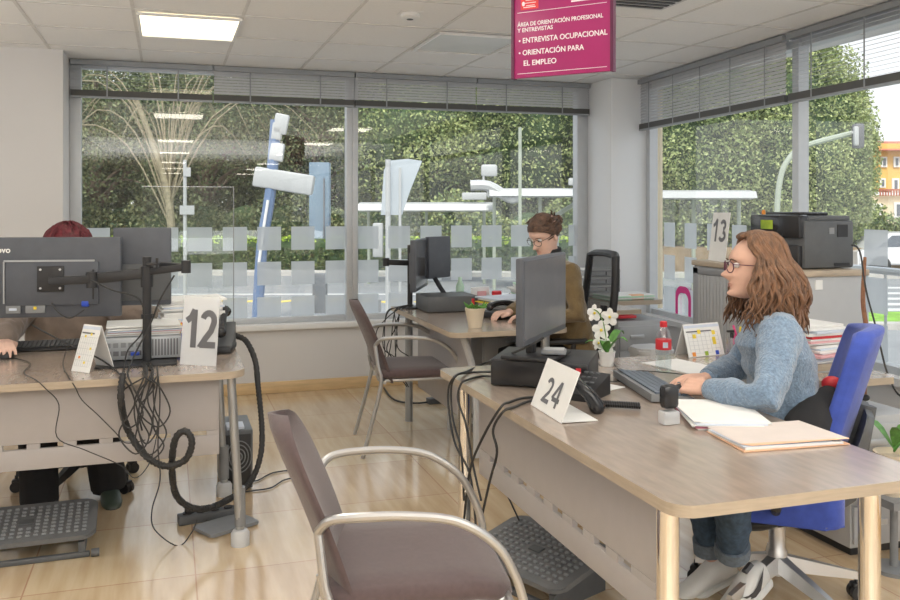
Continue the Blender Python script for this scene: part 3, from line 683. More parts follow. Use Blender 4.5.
D = 25; lamp([(553,299),(553,225),(556,216),(575,204)], 'slim street lamp with a short arm seen left of the corner')
D = 12; q = outp(520,D); b = MB(); b.cyl(q,(q.x,q.y,2.4+.1),.025,'lamp_post',8); tag(b.build('metal_post'), 'slim grey metal post outside, behind the woman in the olive cardigan', 'post')
D = 22; q = outp(185,D); b = MB(); b.cyl(q,(q.x,q.y,at(0,160,D).z),.045,'canopy_white',8); b.box(at(187,210,D),(14*D/F,.1,9*D/F),'canopy_white'); b.box(at(187,172,D),(7*D/F,.1,9*D/F),'canopy_white'); tag(b.build('sign_post'), 'white street post with small plates seen in the left pane', 'post')
# yellow house
D = 62; q = outp(915,D); k = D/F
t = thing('yellow_house', q, 'yellow house with red tiled roof at the right edge', 'house')
Th = basis(Vector((q.x,q.y,0)), (RX,RY,0), (0,0,1))   # local x right, y up, z toward camera
def hz(y): return CH-(y-H0)*k
def hx(x): return (x-915)*k
b = MB(); b.box(((hx(872)+hx(990))/2, (hz(150)+hz(184))/2-.0, -4), (hx(990)-hx(872), hz(148)-hz(195), 8), 'house_yellow'); b.v = [Th@v for v in b.v]; b.build('upper_wall', t)
b = MB(); b.box(((hx(862)+hx(990))/2, (hz(195)+GZ)/2, -3.6), (hx(990)-hx(862), hz(195)-GZ, 8.2), 'house_cream'); b.v = [Th@v for v in b.v]; b.build('lower_wall', t)
b = MB(); b.add([(hx(870),hz(151),.8),(hx(995),hz(151),.8),(hx(995),hz(137),-4),(hx(874),hz(137),-4),(hx(870),hz(151),-8.5),(hx(995),hz(151),-8.5)], [(0,1,2,3),(3,2,5,4),(0,3,4),(1,5,2),(0,4,5,1)], 'roof_tile'); b.v = [Th@v for v in b.v]; b.build('roof', t)
b = MB(); b.box((hx(883),hz(134),-3),(.5,1.2,.5),'house_cream'); b.v = [Th@v for v in b.v]; b.build('chimney', t)
for x, y, w, h in ((883.5,162,4,9),(896,162,4,9),(910,162,4,9),(882,183,4,8),(895,185,5,12),(868+1,212,17,15),(894,210,6,14),(912,210,14,14)):
    b = MB(); b.box((hx(x),hz(y),.55 if y>195 else .06),((w+2)*k,(h+1.5)*k,.12),'win_white'); 
    o_ = MB(); o_.box((hx(x),hz(y),.62 if y>195 else .13),(w*k*.55,h*k*.8,.1),'win_dark' if w<10 else 'win_white')
    b.v = [Th@v for v in b.v]; o_.v = [Th@v for v in o_.v]; f = b.build('window_frame', t); o_.build('pane', f)
b = MB(); b.box((hx(920),hz(190),.9),(96*k,.12,.08),'roof_tile'); 
for i in range(34): b.box((hx(874+i*2.7),hz(193),.9),(.09,6*k,.06),'roof_tile')
b.v = [Th@v for v in b.v]; b.build('balcony_rail', t)
# parked car
def car(px, D, label, m):
    q = outp(px,D); t = thing('parked_car', q, label, 'car', rz=-TH); b = MB()
    b.prism([(-2,.35),(-2.02,.8),(-1.5,.92),(-.95,1.42),(.7,1.45),(1.25,.98),(1.9,.86),(2.05,.6),(2.02,.35)], -.85, .85, m, bev=.05, T=RX_(pi/2)); b.build('body', t, world=False)
    b = MB(); b.prism([(-1.32,.95),(-.88,1.34),(.62,1.37),(1.05,1.0)], -.86, .86, 'win_dark', T=RX_(pi/2)); b.build('side_windows', t, world=False)
    for x in (-1.25,1.3):
        for y in (-.78,.78): b = MB(); b.cyl((x,y-.1,.33),(x,y+.1,.33),.33,'black_rubber',18); b.build('wheel', t, world=False)
car(905, 30, 'white car parked outside at the right edge', 'car_white')
# metal railing just outside the right glass
t = thing('outdoor_railing', rw(sm+1,0,-.9), 'grey metal railing outside the right window', 'railing')
b = MB(); b.tube([rw(.9,.98,-.9), rw(sm+4,.98,-.9)], .025, 'alu', 8); b.build('top_rail', t); b = MB(); b.tube([rw(.9,.12,-.9), rw(sm+4,.12,-.9)], .015, 'alu', 8); b.build('bottom_rail', t)
for k in range(36): b = MB(); b.cyl(rw(1+.17*k,.12,-.9), rw(1+.17*k,.97,-.9), .009, 'alu', 6); b.build('baluster', t)
b = MB(); wallbox(b, -2, 12, -1.6, -.25, -.9, 0, 'pavement'); struct(b.build('trim_outer_ledge'))
# outer column beyond the right glass
def rwo(px, off): p = ray(px, 207, A0+NR*off, U); return (Vector((p.x,p.y,0))-A0).dot(U)
b = MB(); wallbox(b, rwo(649,-.3), rwo(660.5,-.3), -.32, -.3, -.9, 3.2, 'house_cream'); tag(b.build('outdoor_column'), 'beige panelled column outside the right glass beside the pillar', 'column')
# ================================================================ FURNITURE
ZT = .74; TH_T = .028
def xf(b, T): b.v = [T @ v for v in b.v]; return b
def slot_panel(mb, T, L, z0, z1, th, m, slots):
    """modesty panel in local x(L) z, with oval slots actually cut through as strips"""
    xs = sorted(slots); zc, hh = slots[xs[0]][1], slots[xs[0]][2]
    mb2 = MB(); mb2.bb(0, L, -th/2, th/2, zc+hh, z1, m, .003); mb2.bb(0, L, -th/2, th/2, z0, zc-hh, m, .003)
    prev = 0
    for x in xs: w = slots[x][0]; mb2.bb(prev, x-w, -th/2, th/2, zc-hh, zc+hh, m); prev = x+w
    mb2.bb(prev, L, -th/2, th/2, zc-hh, zc+hh, m); xf(mb2, T)
    mb.v, mb.f, mb.m, mb.mats = mb2.v, mb2.f, mb2.m, mb2.mats; return mb
# desk 24 (L-shaped)
dk = thing('office_desk', (1.43,2.5,0), 'light wood desk with chrome legs carrying the 24 card', 'desk')
def arcp(cx, cy, r, a0, a1, n=6): return [(cx+r*cos(radians(a0+(a1-a0)*k/n)), cy+r*sin(radians(a0+(a1-a0)*k/n))) for k in range(n+1)]
out24 = arcp(1.12,1.72,.06,180,270)+arcp(1.76,1.70,.04,270,360)+[(1.81,2.2),(1.83,2.5)]+arcp(2.20,2.62,.36,180,95)[1:]+[(2.75,2.99)]+[(2.78,3.02),(2.78,3.40),(1.10,3.40)]+arcp(1.09,3.36,.04,90,180)
b = MB(); b.prism(out24, ZT-TH_T, ZT, 'desk_top', side='desk_edge'); b.build('desktop', dk)
for x, y in ((1.125,1.80),(1.72,1.80),(1.125,3.28),(2.65,3.3)):
    b = MB(); b.lathe([(.027,0),(.027,ZT-TH_T)], 'leg_chrome', (x,y,0), 24); b.lathe([(.032,0),(.032,.03),(.027,.035)], 'black', (x,y,0), 24); b.build('leg', dk)
b = MB(); slot_panel(b, Matrix.Translation((1.165,3.2,0)) @ RZ(-pi/2), 1.32, .36, ZT-TH_T, .018, 'desk_panel', {x: (.035,.45,.011) for x in (.16,.30,.44,.58,.72,.86,1.0,1.14)}); b.build('modesty_panel', dk)
b = MB(); b.bb(1.16,1.70,1.79,1.815,ZT-.07,ZT-TH_T,'alu',.003); b.build('cross_rail', dk)
# desk 12
dl = thing('office_desk', (-.6,4.0,0), 'light wood desk at the left carrying the 12 sign and two monitors', 'desk')
b = MB(); b.prism(rrect(-1.9,.30,3.58,4.47,[.10,.02,.02,.09]), ZT-TH_T, ZT, 'desk_top', side='desk_edge'); b.build('desktop', dl)
for (x0,y0,x1,y1) in ((.245,3.66,.285,3.70),(.23,4.36,.26,4.36),(-1.8,3.7,-1.8,3.7),(-1.8,4.3,-1.8,4.3)):
    b = MB(); b.cyl((x1,y1,.05),(x0,y0,ZT-TH_T),.018,'grey_metal',14); b.cyl((x1,y1,.08),(x1*.93+x0*.07,y1,.24),.023,'mid_grey',14); b.lathe([(.038,0),(.038,.05),(.03,.062),(.02,.065)],'lt_grey',(x1,y1,0),20); b.build('leg', dl)
b = MB(); slot_panel(b, Matrix.Translation((-1.75,3.70,0)), 1.95, .385, ZT-TH_T, .018, 'desk_panel', {ray(px,445,(0,3.7),(1,0)).x+1.75: (.042,.475,.010) for px in (-57,-21,15,52,88,124,160,196)}); b.build('modesty_panel', dl)
# desk 3 (middle)
dm = thing('office_desk', (1.9,4.8,0), 'light wood desk by the window with the cactus pot on it', 'desk')
om = arcp(1.47,4.38,.06,180,270)+[(2.02,4.32)]+arcp(2.02,4.40,.08,270,360)+[(2.14,4.75)]+arcp(2.34,4.75,.2,180,90)[1:]+[(2.9,4.95),(2.9,5.62),(1.41,5.62)]
om = [(1.41,4.38)]+om[1:]
b = MB(); b.prism(om, ZT-TH_T, ZT, 'desk_top', side='desk_edge'); b.build('desktop', dm)
for x, y in ((1.5,5.5),(2.0,4.45),(2.8,5.5)):
    b = MB(); b.lathe([(.025,0),(.025,ZT-TH_T)], 'grey_metal', (x,y,0), 16); b.build('leg', dm)
b = MB(); b.bb(1.56,1.58,4.5,5.5,.22,ZT-TH_T,'desk_panel',.004); b.build('modesty_panel', dm)
b = MB(); b.tube([(1.52,4.46,ZT-.04),(1.60,4.50,.45),(1.62,4.52,.02)],.02,'lt_grey',8,sm=3); b.build('leg', dm)
# grey cabinets under the middle desk
for i,(x,w,l) in enumerate(((2.02,.42,'grey drawer unit under the middle desk beside its front edge'),(1.80,.2,None))):
    if l is None: continue
    t = thing('drawer_unit', (x,5.0,0), l, 'drawers'); b = MB(); b.bb(x-w/2,x+w/2,4.96,5.48,.04,.62,'lt_grey',.006); b.build('carcass', t)
    for k in range(3): b = MB(); b.bb(x-w/2+.01,x+w/2-.01,4.945,4.96,.06+.185*k,.235+.185*k,'lt_grey',.004); dw = b.build('drawer', t); h = MB(); h.bb(x-.06,x+.06,4.93,4.946,.2+.185*k,.215+.185*k,'grey_metal',.003); h.build('handle', dw)
# side table by the pillar with papers + pedestal
st_ = thing('side_table', (3.1,5.75,0), 'small light wood table beside the corner pillar', 'table')
b = MB(); b.prism(rrect(2.93,3.36,5.42,6.0,.03), ZT-.03, ZT, 'desk_top', side='desk_edge'); b.build('tabletop', st_)
for x, y in ((2.97,5.48),(3.3,5.94),(2.97,5.94)): b = MB(); b.cyl((x,y,0),(x,y,ZT-.03),.02,'dark_grey',12); b.build('leg', st_)
def pedestal(x0,x1,y0,y1,h,label,n=3,front='y',m='cab_grey'):
    t = thing('drawer_pedestal', ((x0+x1)/2,(y0+y1)/2,0), label, 'drawers'); b = MB(); b.bb(x0,x1,y0,y1,.04,h,m,.005); b.bb(x0+.03,x1-.03,y0+.03,y1-.03,0,.05,'black'); b.build('carcass', t)
    dh_ = (h-.08)/n
    for k in range(n):
        d = MB(); z = .06+dh_*k
        d.bb(x0+.008,x1-.008,y0-.014,y0,z,z+dh_-.012,m,.004); dd = d.build('drawer', t)
        h_ = MB(); xc = (x0+x1)/2-.05; h_.bb(xc-.055,xc+.055,y0-.026,y0-.014,z+dh_*.42,z+dh_*.58,'alu',.005); h_.build('handle', dd)
    return t
pedestal(2.98,3.36,5.40,5.9,.60,'grey two-handled drawer pedestal under the small table by the pillar')
# tall tambour cabinet
cb = thing('tambour_cabinet', (3.0,3.8,0), 'tall grey shutter cabinet with wooden top under the printer', 'cabinet')
X0,X1,Y0,Y1 = 2.84,3.20,3.37,4.27; ZC = 1.10
b = MB(); b.bb(X0,X1,Y0,Y1,.02,ZC-.03,'cab_grey',.004); b.build('carcass', cb)
b = MB(); b.bb(X0-.012,X1+.012,Y0-.012,Y1+.012,ZC-.03,ZC,'desk_edge',.006); b.build('wooden_top', cb)
b = MB(); b.bb(X0-.008,X0,Y0+.0,Y0+.05,.05,ZC-.04,'cab_dark',.003); b.bb(X0-.008,X0,Y1-.05,Y1,.05,ZC-.04,'cab_dark',.003); b.bb(X0-.008,X0,Y0,Y1,ZC-.075,ZC-.035,'cab_dark',.003); b.build('door_frame', cb)
b = MB(); y = Y0+.055
while y < Y1-.06: b.bb(X0-.006,X0+.001,y,y+.026,.06,ZC-.078,'tambour',.003); y += .03
b.build('shutter', cb)
b = MB(); b.bb(X0+.06,X0+.10,Y0-.006,Y0,ZC-.09,ZC-.045,'paper'); b.build('paper_tag', cb)
# printer on the cabinet
pr = thing('laser_printer', (3.02,3.62,ZC), 'black and dark grey laser printer on top of the grey cabinet', 'printer')
px0,px1,py0,py1,z = 2.865,3.175,3.42,3.81,ZC
b = MB(); b.bb(px0+.02,px1,py0,py1,z+.005,z+.235,'dark_grey',.012); b.build('body', pr)
b = MB(); b.bb(px0-.005,px0+.06,py0+.012,py1-.01,z+.15,z+.262,'black_gloss',.012); b.build('control_panel', pr)
b = MB(); b.bb(px0-.004,px0+.03,py0+.02,py1-.02,z+.01,z+.115,'black',.008); b.build('paper_tray', pr)
b = MB(); b.bb(px0+.05,px1-.01,py0+.01,py1-.01,z+.23,z+.258,'dark_grey',.012); b.bb(px0+.06,px1-.10,py0+.06,py1-.05,z+.258,z+.275,'black_gloss',.006); b.build('top_cover', pr)
b = MB(); b.bb(px0-.007,px0-.003,py1-.19,py1-.10,z+.19,z+.235,'leaf_lime'); tag(b.build('sticker', pr), 'small green sticker')
b = MB(); b.bb(px0+.16,px0+.19,py0-.003,py0,z+.17,z+.20,'mid_grey'); b.bb(px0+.21,px0+.27,py0-.003,py0,z+.155,z+.215,'black'); b.bb(px0+.19,px1-.03,py0-.004,py0,z+.015,z+.03,'black'); b.build('side_vent', pr)
b = MB(); b.lathe([(.010,0),(.010,.015),(.007,.022),(0,.024)], 'orange', (2.93,3.78,z+.262), 14); tag(b.build('cap'), 'small orange cap lying on the printer', 'cap')
# ---------------------------------------------------------------- number cards
def tent_card(name, bl, br_, h, depth, lean, txt, label, m, tsize, tm='ink', tz=.0, italic=0, toff=.02, tx=0, flatbase=False):
    """bl, br_: lower front corners (left, right seen from the front)"""
    bl = Vector(bl); br_ = Vector(br_); x = (br_-bl).normalized(); n = Vector((x.y,-x.x,0))   # toward the reader
    up = Vector((0,0,1))*cos(lean) - n*sin(lean); w = (br_-bl).length
    t = thing(name, (bl+br_)/2, label, 'sign'); mid = (bl+br_)/2
    T = basis(mid+up*h/2, x, up); b = MB(); b.box((0,0,0),(w,h,.003),m); xf(b,T); b.build('front_face', t)
    top = mid+up*h; back = mid-n*depth; u2 = (top-back)
    if flatbase: back = mid-n*depth+Vector((0,0,.002)); u2 = (mid+Vector((0,0,.004))-back); T2 = basis(back+u2/2, x, u2); b = MB(); b.box((0,0,0),(w,u2.length,.003),m); xf(b,T2); b.build('rear_face', t)
    if txt: digits(txt, tsize, tm, T @ Matrix.Translation((tx,tz,.0022)), t, sx=toff)
    return t
Z = ZT+.001
tent_card('number_card', onz(531,405,ZT)+Vector((0,0,.001)), onz(561.5,424,ZT)+Vector((0,0,.001)), .165, .12, .38, '24', 'white folded card printed 24 at the desk edge', 'paper', .085, 'ink_grey', -.012, 0, 1.15, 0, True)
tent_card('number_sign', onz(180,364.5,ZT)+Vector((0,0,.001)), onz(216,366.5,ZT)+Vector((0,0,.001)), .285, .11, .12, '12', 'translucent upright sign printed 12 on the left desk', 'acrylic', .158, 'ink_grey', .008, 0, .82, .006)
tent_card('number_card', (2.90,4.22,ZC+.001), (2.86,4.01,ZC+.001), .27, .09, .12, '13', 'white folded card printed 13 on the grey cabinet', 'paper', .125, 'ink_grey', .035, 0, 1.25)
# ---------------------------------------------------------------- monitors
def monitor(label, c, xdir, w, h, th=.03, screen=True, back_detail=0, stand=None, arm=None, name='monitor', tilt=0):
    """c: centre of the panel; xdir: along its width (left->right seen from the screen side)"""
    x = Vector(xdir).normalized(); T = basis(c, x, (0,0,1)) @ RX_(tilt); t = thing(name, (c[0],c[1],ZT if stand else c[2]), label, 'monitor')
    b = MB(); b.box((0,0,-th/2),(w,h,th),'monitor_back',.006); xf(b,T); b.build('housing', t)
    if screen:
        b = MB(); b.box((0,.006,.0006),(w-.02,h-.034,.002),'screen'); xf(b,T); b.build('screen', t)
    if back_detail:
        b = MB(); b.box((0,-.01,-th-.008),(w*.78,h*.55,.02),'monitor_back',.008); xf(b,T); b.build('rear_cover', t)
    if stand:
        s = stand; b = MB(); b.box((s[0],0-h*.22,-th-.025),(.07,h*.5,.05),'monitor_back',.008); b.box((s[0],-h/2-.03,-th-.03),(.045,.14,.03),'black',.006); xf(b,T); b.build('stand_column', t)
        q = T @ Vector((s[0],0,-th-.01)); b = MB(); b.box((q.x,q.y,s[1]+.008),(.23,.20,.015),'black',.005,rot=RZ(atan2(x.y,x.x))); b.build('stand_base', t)
    return t, T
# monitor on desk 24
P0 = at(523,300,2.98); P1 = at(566,300,3.45); xd = Vector((P1.x-P0.x,P1.y-P0.y,0)); cM = Vector(((P0.x+P1.x)/2,(P0.y+P1.y)/2,1.07))
mt, Tm = monitor('dark monitor standing on the black box beside the 24 card', cM, xd, xd.length, .305, .028, stand=(0,ZT+.105), back_detail=1)
# desktop PC lying under it
def desktop_pc(name, c, w, d, h, rz, label, m='black', zz=ZT):
    t = thing(name, (c[0],c[1],zz), label, 'computer', rz); b = MB(); b.bb(-w/2,w/2,-d/2,d/2,.004,h,m,.004); b.build('case', t, world=False)
    b = MB(); b.bb(-w/2+.005,w/2-.005,-d/2-.004,-d/2,.008,h-.004,'black_gloss' if m=='black' else m,.001)
    b.build('front_panel', t, world=False); b = MB(); b.box((w/2-.035,-d/2-.005,h*.55),(.018,.004,h*.55),'red'); b.build('red_tab', t, world=False); return t
ct = Vector((1.365,3.03,0)); desktop_pc('desktop_computer', ct, .36, .30, .10, -.60, 'black flat computer case lying under the monitor beside the 24 card')
q = onz(554,352,.87); b = MB(); b.box((q.x,q.y,.872),(.09,.06,.016),'mid_grey',.004,rot=RZ(-.5)); b.box((q.x,q.y,.882),(.075,.045,.005),'lt_grey',.002,rot=RZ(-.5)); tag(b.build('card_reader'), 'small dark box on the monitor base beside the 24 card', 'card reader')
# phone on desk 24
pb = onz(584,397,ZT); ph = thing('desk_phone', (pb.x+.0,pb.y+.02,ZT), 'black desk phone behind the 24 card', 'telephone', -.9); ph.scale = (.72,.85,.95)
b = MB(); b.add([(-.1,-.1,.0),(.1,-.1,.0),(.1,.1,.0),(-.1,.1,.0),(-.1,-.1,.025),(.1,-.1,.025),(.1,.1,.075),(-.1,.1,.075)], [(0,3,2,1),(4,5,6,7),(0,1,5,4),(1,2,6,5),(2,3,7,6),(3,0,4,7)], 'black'); b.build('base', ph, world=False)
b = MB(); b.tube([onz(597,407,ZT+.02),onz(590,396,ZT+.055),onz(580,386,ZT+.085),onz(571,377,ZT+.10),onz(566,373,ZT+.09)], [.026,.021,.017,.021,.026], 'black_gloss', 12, sm=3, round_end=True); b.build('handset', ph)
b = MB()
for i in range(4):
    for j in range(3): b.box((.01+.03*j,-.06+.03*i,.04+.0125*i+.006),(.02,.018,.006),'dark_grey',.002)
b.build('keypad', ph, world=False)
def coil(mb, A, B, sag, r, n, m):
    A, B = Vector(A), Vector(B); P = []
    for i in range(n*8+1):
        t = i/(n*8); c = A.lerp(B,t)+Vector((0,0,-sag*4*t*(1-t))); d = (B-A).normalized(); s, u = frame_along(d); a = i*pi/4; P.append(c+(s*cos(a)+u*sin(a))*r)
    mb.tube(P, .003, m, 5)
b = MB(); coil(b, onz(588,407,ZT)+Vector((0,0,.014)), onz(640,410,ZT)+Vector((0,0,.014)), 0, .009, 30, 'black'); tag(b.build('coiled_cord'), 'coiled black phone cord lying on the desk right of the 24 card', 'cord')
# keyboards
def keyboard(name, c, rz, w, d, label, m='black', keys='dark_grey', zz=ZT):
    t = thing(name, (c[0],c[1],zz), label, 'keyboard', rz); b = MB()
    b.add([(-w/2,-d/2,.004),(w/2,-d/2,.004),(w/2,d/2,.004),(-w/2,d/2,.004),(-w/2,-d/2,.014),(w/2,-d/2,.014),(w/2,d/2,.030),(-w/2,d/2,.030)], [(0,3,2,1),(4,5,6,7),(0,1,5,4),(1,2,6,5),(2,3,7,6),(3,0,4,7)], m); b.build('base', t, world=False)
    b = MB(); nx = 20; ny = 5
    for i in range(nx):
        for j in range(ny):
            x = -w/2+.012+(w-.024)*(i+.5)/nx; y = -d/2+.014+(d-.03)*(j+.5)/ny; z = .014+.016*(y+d/2)/d+.004
            b.box((x,y,z),((w-.024)/nx*.82,(d-.03)/ny*.8,.007),keys,.0015,seg=1)
    b.build('keys', t, world=False); return t
kb = onz(651,389,ZT); ka = onz(628,374,ZT); kc = onz(675,403,ZT)
mat('key_blue', (.12,.15,.19), .45)
keyboard('keyboard', kb, atan2(ka.y-kc.y, ka.x-kc.x), .44, .15, 'grey keyboard in front of the woman in the blue sweater', 'mid_grey', 'key_blue')
keyboard('keyboard', onz(42,349,ZT), 0, .42, .15, 'black keyboard on the left desk in front of the seated person')
keyboard('keyboard', onz(500,312,ZT), 1.2, .42, .15, 'black keyboard on the window desk beside the cactus pot')
b = MB(); q = onz(690,379,ZT); 
# orchid
q = onz(607,366,ZT); t = thing('potted_orchid', (q.x,q.y,ZT), 'white orchid in a white pot behind the 24 card', 'plant')
b = MB(); b.lathe([(.026,.001),(.034,.055),(.037,.062),(.033,.062),(.030,.05),(0,.05)], 'white_plastic', (q.x,q.y,ZT)); b.build('pot', t)
b = MB(); 
for a, L, h in ((.3,.10,.09),(2.6,.09,.05),(-.9,.09,.07),(4.0,.08,.06)):
    d = Vector((cos(a),sin(a),0)); s = Vector((-d.y,d.x,0)); P = [Vector((q.x,q.y,ZT+.055))+d*L*u+Vector((0,0,h*sin(u*2.2))) for u in np.linspace(0,1,8)]; W_ = [.006,.014,.02,.022,.021,.017,.010,.002]
    V = []; 
    for p, w in zip(P,W_): V += [p-s*w, p+Vector((0,0,-.004)), p+s*w]
    b.add(V, [(3*i+j,3*i+j+1,3*i+j+4,3*i+j+3) for i in range(7) for j in (0,1)], 'leaf_small')
b.build('leaves', t)
b = MB(); Q = lambda px, py: at(px,py,(Vector((q.x,q.y)).dot(Vector((DX,DY)))))
b.tube([Vector((q.x,q.y,ZT+.05)), Q(606,338), Q(603,322), Q(598,312), Q(592,309)], .0025, 'stem_green', 6, sm=4); b.build('stem', t)
def flower(c, s, T):
    b = MB()
    for k in range(5):
        a = pi/2+2*pi*k/5; w = .62 if k%2 else .5; n = 9; V = [Vector((0,0,0))]
        for i in range(n): u = i/(n-1)*2*pi; V.append(Vector(((.55+.5*cos(u))*s, .36*w*2*sin(u)*s, .12*s*cos(u)**2)))
        b.add(V, [(0,i+1,(i+1)%n+1) for i in range(n)], 'petal', Matrix.Translation(c) @ T @ RZ(a))
    b.ell(Vector(c)+ (T@Vector((0,0,.12*s))), s*.16, 'yellow', nu=8, nv=6); return b
Tc = basis((0,0,0),(RX,RY,0),(0,0,1))
for (fx,fy,s,ry) in ((594,313,.036,.4),(610,317,.038,-.5),(601,330,.040,.1),(607,346,.034,-.2),(598,343,.030,.5)):
    flower(Q(fx,fy), s, Tc @ RY_(ry)).build('flower', t)
# bottle
q = onz(663.5,372,ZT); t = thing('water_bottle', (q.x,q.y,ZT), 'clear plastic water bottle with red cap and red label', 'bottle')
b = MB(); b.lathe([(.026,.001),(.031,.006),(.031,.06),(.029,.07),(.031,.08),(.031,.135),(.026,.16),(.014,.178),(.012,.182)], 'bottle_clear', (q.x,q.y,ZT)); b.build('body', t)
b = MB(); b.lathe([(.0315,.092),(.0318,.094),(.0318,.130),(.0315,.132)], 'red', (q.x,q.y,ZT)); b.build('label_band', t)
b = MB(); b.lathe([(.0,.181),(.0145,.181),(.0145,.2),(.012,.203),(0,.203)], 'red', (q.x,q.y,ZT)); b.build('cap', t)
b = MB(); T_ = basis((q.x,q.y,ZT+.112),(RX,RY,0),(0,0,1)); b.box((.0,0,.0318),(.02,.022,.001),'paper_blue',rot=Matrix.Identity(4)); xf(b,T_); b.build('label_patch', t)
# desk calendar
def calendar(label, bl, br_, h, lean, depth, hdr='blue_plastic', nm='desk_calendar', spots=()):
    bl=Vector(bl); br_=Vector(br_); x=(br_-bl).normalized(); n=Vector((x.y,-x.x,0)); up=Vector((0,0,1))*cos(lean)-n*sin(lean); w=(br_-bl).length; mid=(bl+br_)/2
    t = thing(nm, mid, label, 'calendar'); T = basis(mid+up*h/2,x,up); b=MB(); b.box((0,0,0),(w,h,.003),'paper'); xf(b,T); b.build('front_face',t)
    back=mid-n*depth; u2=(mid+up*h)-back; T2=basis(back+u2/2,x,u2); b=MB(); b.box((0,0,0),(w,u2.length,.003),'white_plastic'); xf(b,T2); b.build('rear_face',t)
    b=MB(); b.box((0,h/2-.012,.002),(w*.97,.012,.001),'paper_blue'); b.box((-w*.1,h/2-.034,.002),(w*.7,.006,.001),'ink_grey')
    for i in range(8): b.box((-w*.42+w*.84*i/7,-.012,.0018),(.0012,h*.62,.0008),'lt_grey')
    for j in range(6): b.box((0,h*.3-h*.62*j/5-.012,.0018),(w*.84,.0012,.0008),'lt_grey')
    xf(b,T); b.build('printed_grid',t,flat=True)
    for sx,sy_,mm in spots: b=MB(); b.box((sx*w,sy_*h,.0028),(w*.09,w*.09,.001),mm); xf(b,T); b.build('coloured_mark',t,flat=True)
    return t
calendar('white desk calendar with yellow marks behind the keyboard hands', onz(689,358,ZT)+Vector((0,0,.001)), onz(724.5,354.5,ZT)+Vector((0,0,.001)), .145, .3, .09, spots=((-.25,.12,'yellow'),(-.1,.25,'yellow'),(.28,.0,'yellow'),(.28,-.1,'yellow'),(.3,.2,'yellow'),(-.35,-.42,'orange'),(0,-.42,'leaf_lime'),(.3,-.42,'blue_plastic')))
calendar('white desk calendar with yellow marks on the left desk', onz(71.5,371,ZT)+Vector((0,0,.001)), onz(89,373.5,ZT)+Vector((0,0,.001)), .19, .32, .12, spots=((-.2,.25,'yellow'),(.1,.3,'yellow'),(.25,0,'yellow'),(-.25,-.2,'orange'),(.1,-.3,'yellow')))
# sanitiser block and pen cup
q = onz(732,356,ZT); t = thing('pump_dispenser', (q.x,q.y,ZT), 'clear square pump bottle between the calendar and red pens', 'dispenser')
b = MB(); b.box((q.x,q.y,ZT+.042),(.045,.04,.08),'bottle_clear',.006); b.build('bottle', t); b = MB(); b.cyl((q.x,q.y,ZT+.082),(q.x,q.y,ZT+.105),.008,'black'); b.box((q.x-.008,q.y,ZT+.11),(.035,.012,.01),'black',.003); b.build('pump', t)
b = MB(); b.box((q.x,q.y-.0205,ZT+.04),(.02,.001,.03),'ink_grey'); b.build('label', t)
def pen_cup(q, m, label, pens, r=.035, h=.09, zz=ZT):
    t = thing('pen_cup', (q.x,q.y,zz), label, 'pen cup'); b = MB(); b.lathe([(0,.003),(r*.95,.003),(r,h),(r*.9,h),(r*.85,.01),(0,.01)], m, (q.x,q.y,zz),20); b.build('cup', t)
    for i,(a,c) in enumerate(pens):
        b = MB(); d = Vector((cos(a),sin(a),0)); b.tube([Vector((q.x,q.y,zz+.012))-d*.005, Vector((q.x,q.y,zz+h*1.45))+d*.032], .005, c, 7, round_end=True); tag(b.build('pen'), ['red','orange','blue','dark','yellow','white'][i%6]+' pen standing in the '+label, 'pen')
mat('pen_pink', (.75,.08,.25), .4)
pen_cup(onz(741,356,ZT), 'pen_pink', 'pink cup of pens by the grey cabinet', ((.5,'red'),(2.5,'pen_pink'),(4.0,'yellow'),(5.5,'black')))
q = onz(742,366,ZT); b = MB(); b.tube([(q.x-.07,q.y-.0,ZT+.022),(q.x,q.y,ZT+.026),(q.x+.07,q.y,ZT+.022)],[.014,.023,.014],'jeans',12,sm=4,round_end=True,flat=.8); tag(b.build('glasses_case'), 'dark blue glasses case behind the sweater sleeve', 'case')
# stamp
q = onz(669,424,ZT); t = thing('rubber_stamp', (q.x,q.y,ZT), 'black self-inking stamp standing on the desk beside the papers', 'stamp')
b = MB(); b.box((q.x,q.y,ZT+.084),(.056,.040,.074),'black_gloss',.016); b.build('housing', t); b = MB(); b.box((q.x,q.y,ZT+.021),(.056,.038,.040),'acrylic',.005); b.build('clear_foot', t)
b = MB(); b.box((q.x,q.y,ZT+.028),(.034,.024,.028),'mid_grey',.003); b.build('frame', t)
# paper stacks
def sheet_stack(name, c, w, d, rz, n, label, cols, zz=ZT, th=.0035, jit=.02, cat='papers', lift=0):
    t = thing(name, (c[0],c[1],zz), label, cat, rz); rr = random.Random(zlib.crc32(label.encode())%1000); z = .001
    groups = {}
    for i in range(n):
        m = cols[i%len(cols)]; b = groups.setdefault(m, MB()); hh = th*rr.uniform(.6,1.3)
        b.box((rr.uniform(-jit,jit), rr.uniform(-jit,jit), z+hh/2),(w,d,hh*.9),m,0,rot=RZ(rr.uniform(-.08,.08)*jit/.02)); z += hh
    for m, b in groups.items(): b.build('sheets', t, world=False)
    t['h'] = z; return z
a_ = onz(725,417,ZT); sheet_stack('paper_pile', (1.64,2.33), .21, .30, -.35, 8, 'white papers with coloured edges under the blue-sleeved arm', ['paper','paper_pink','paper','magenta','paper','paper_blue','paper'], th=.003, jit=.012)
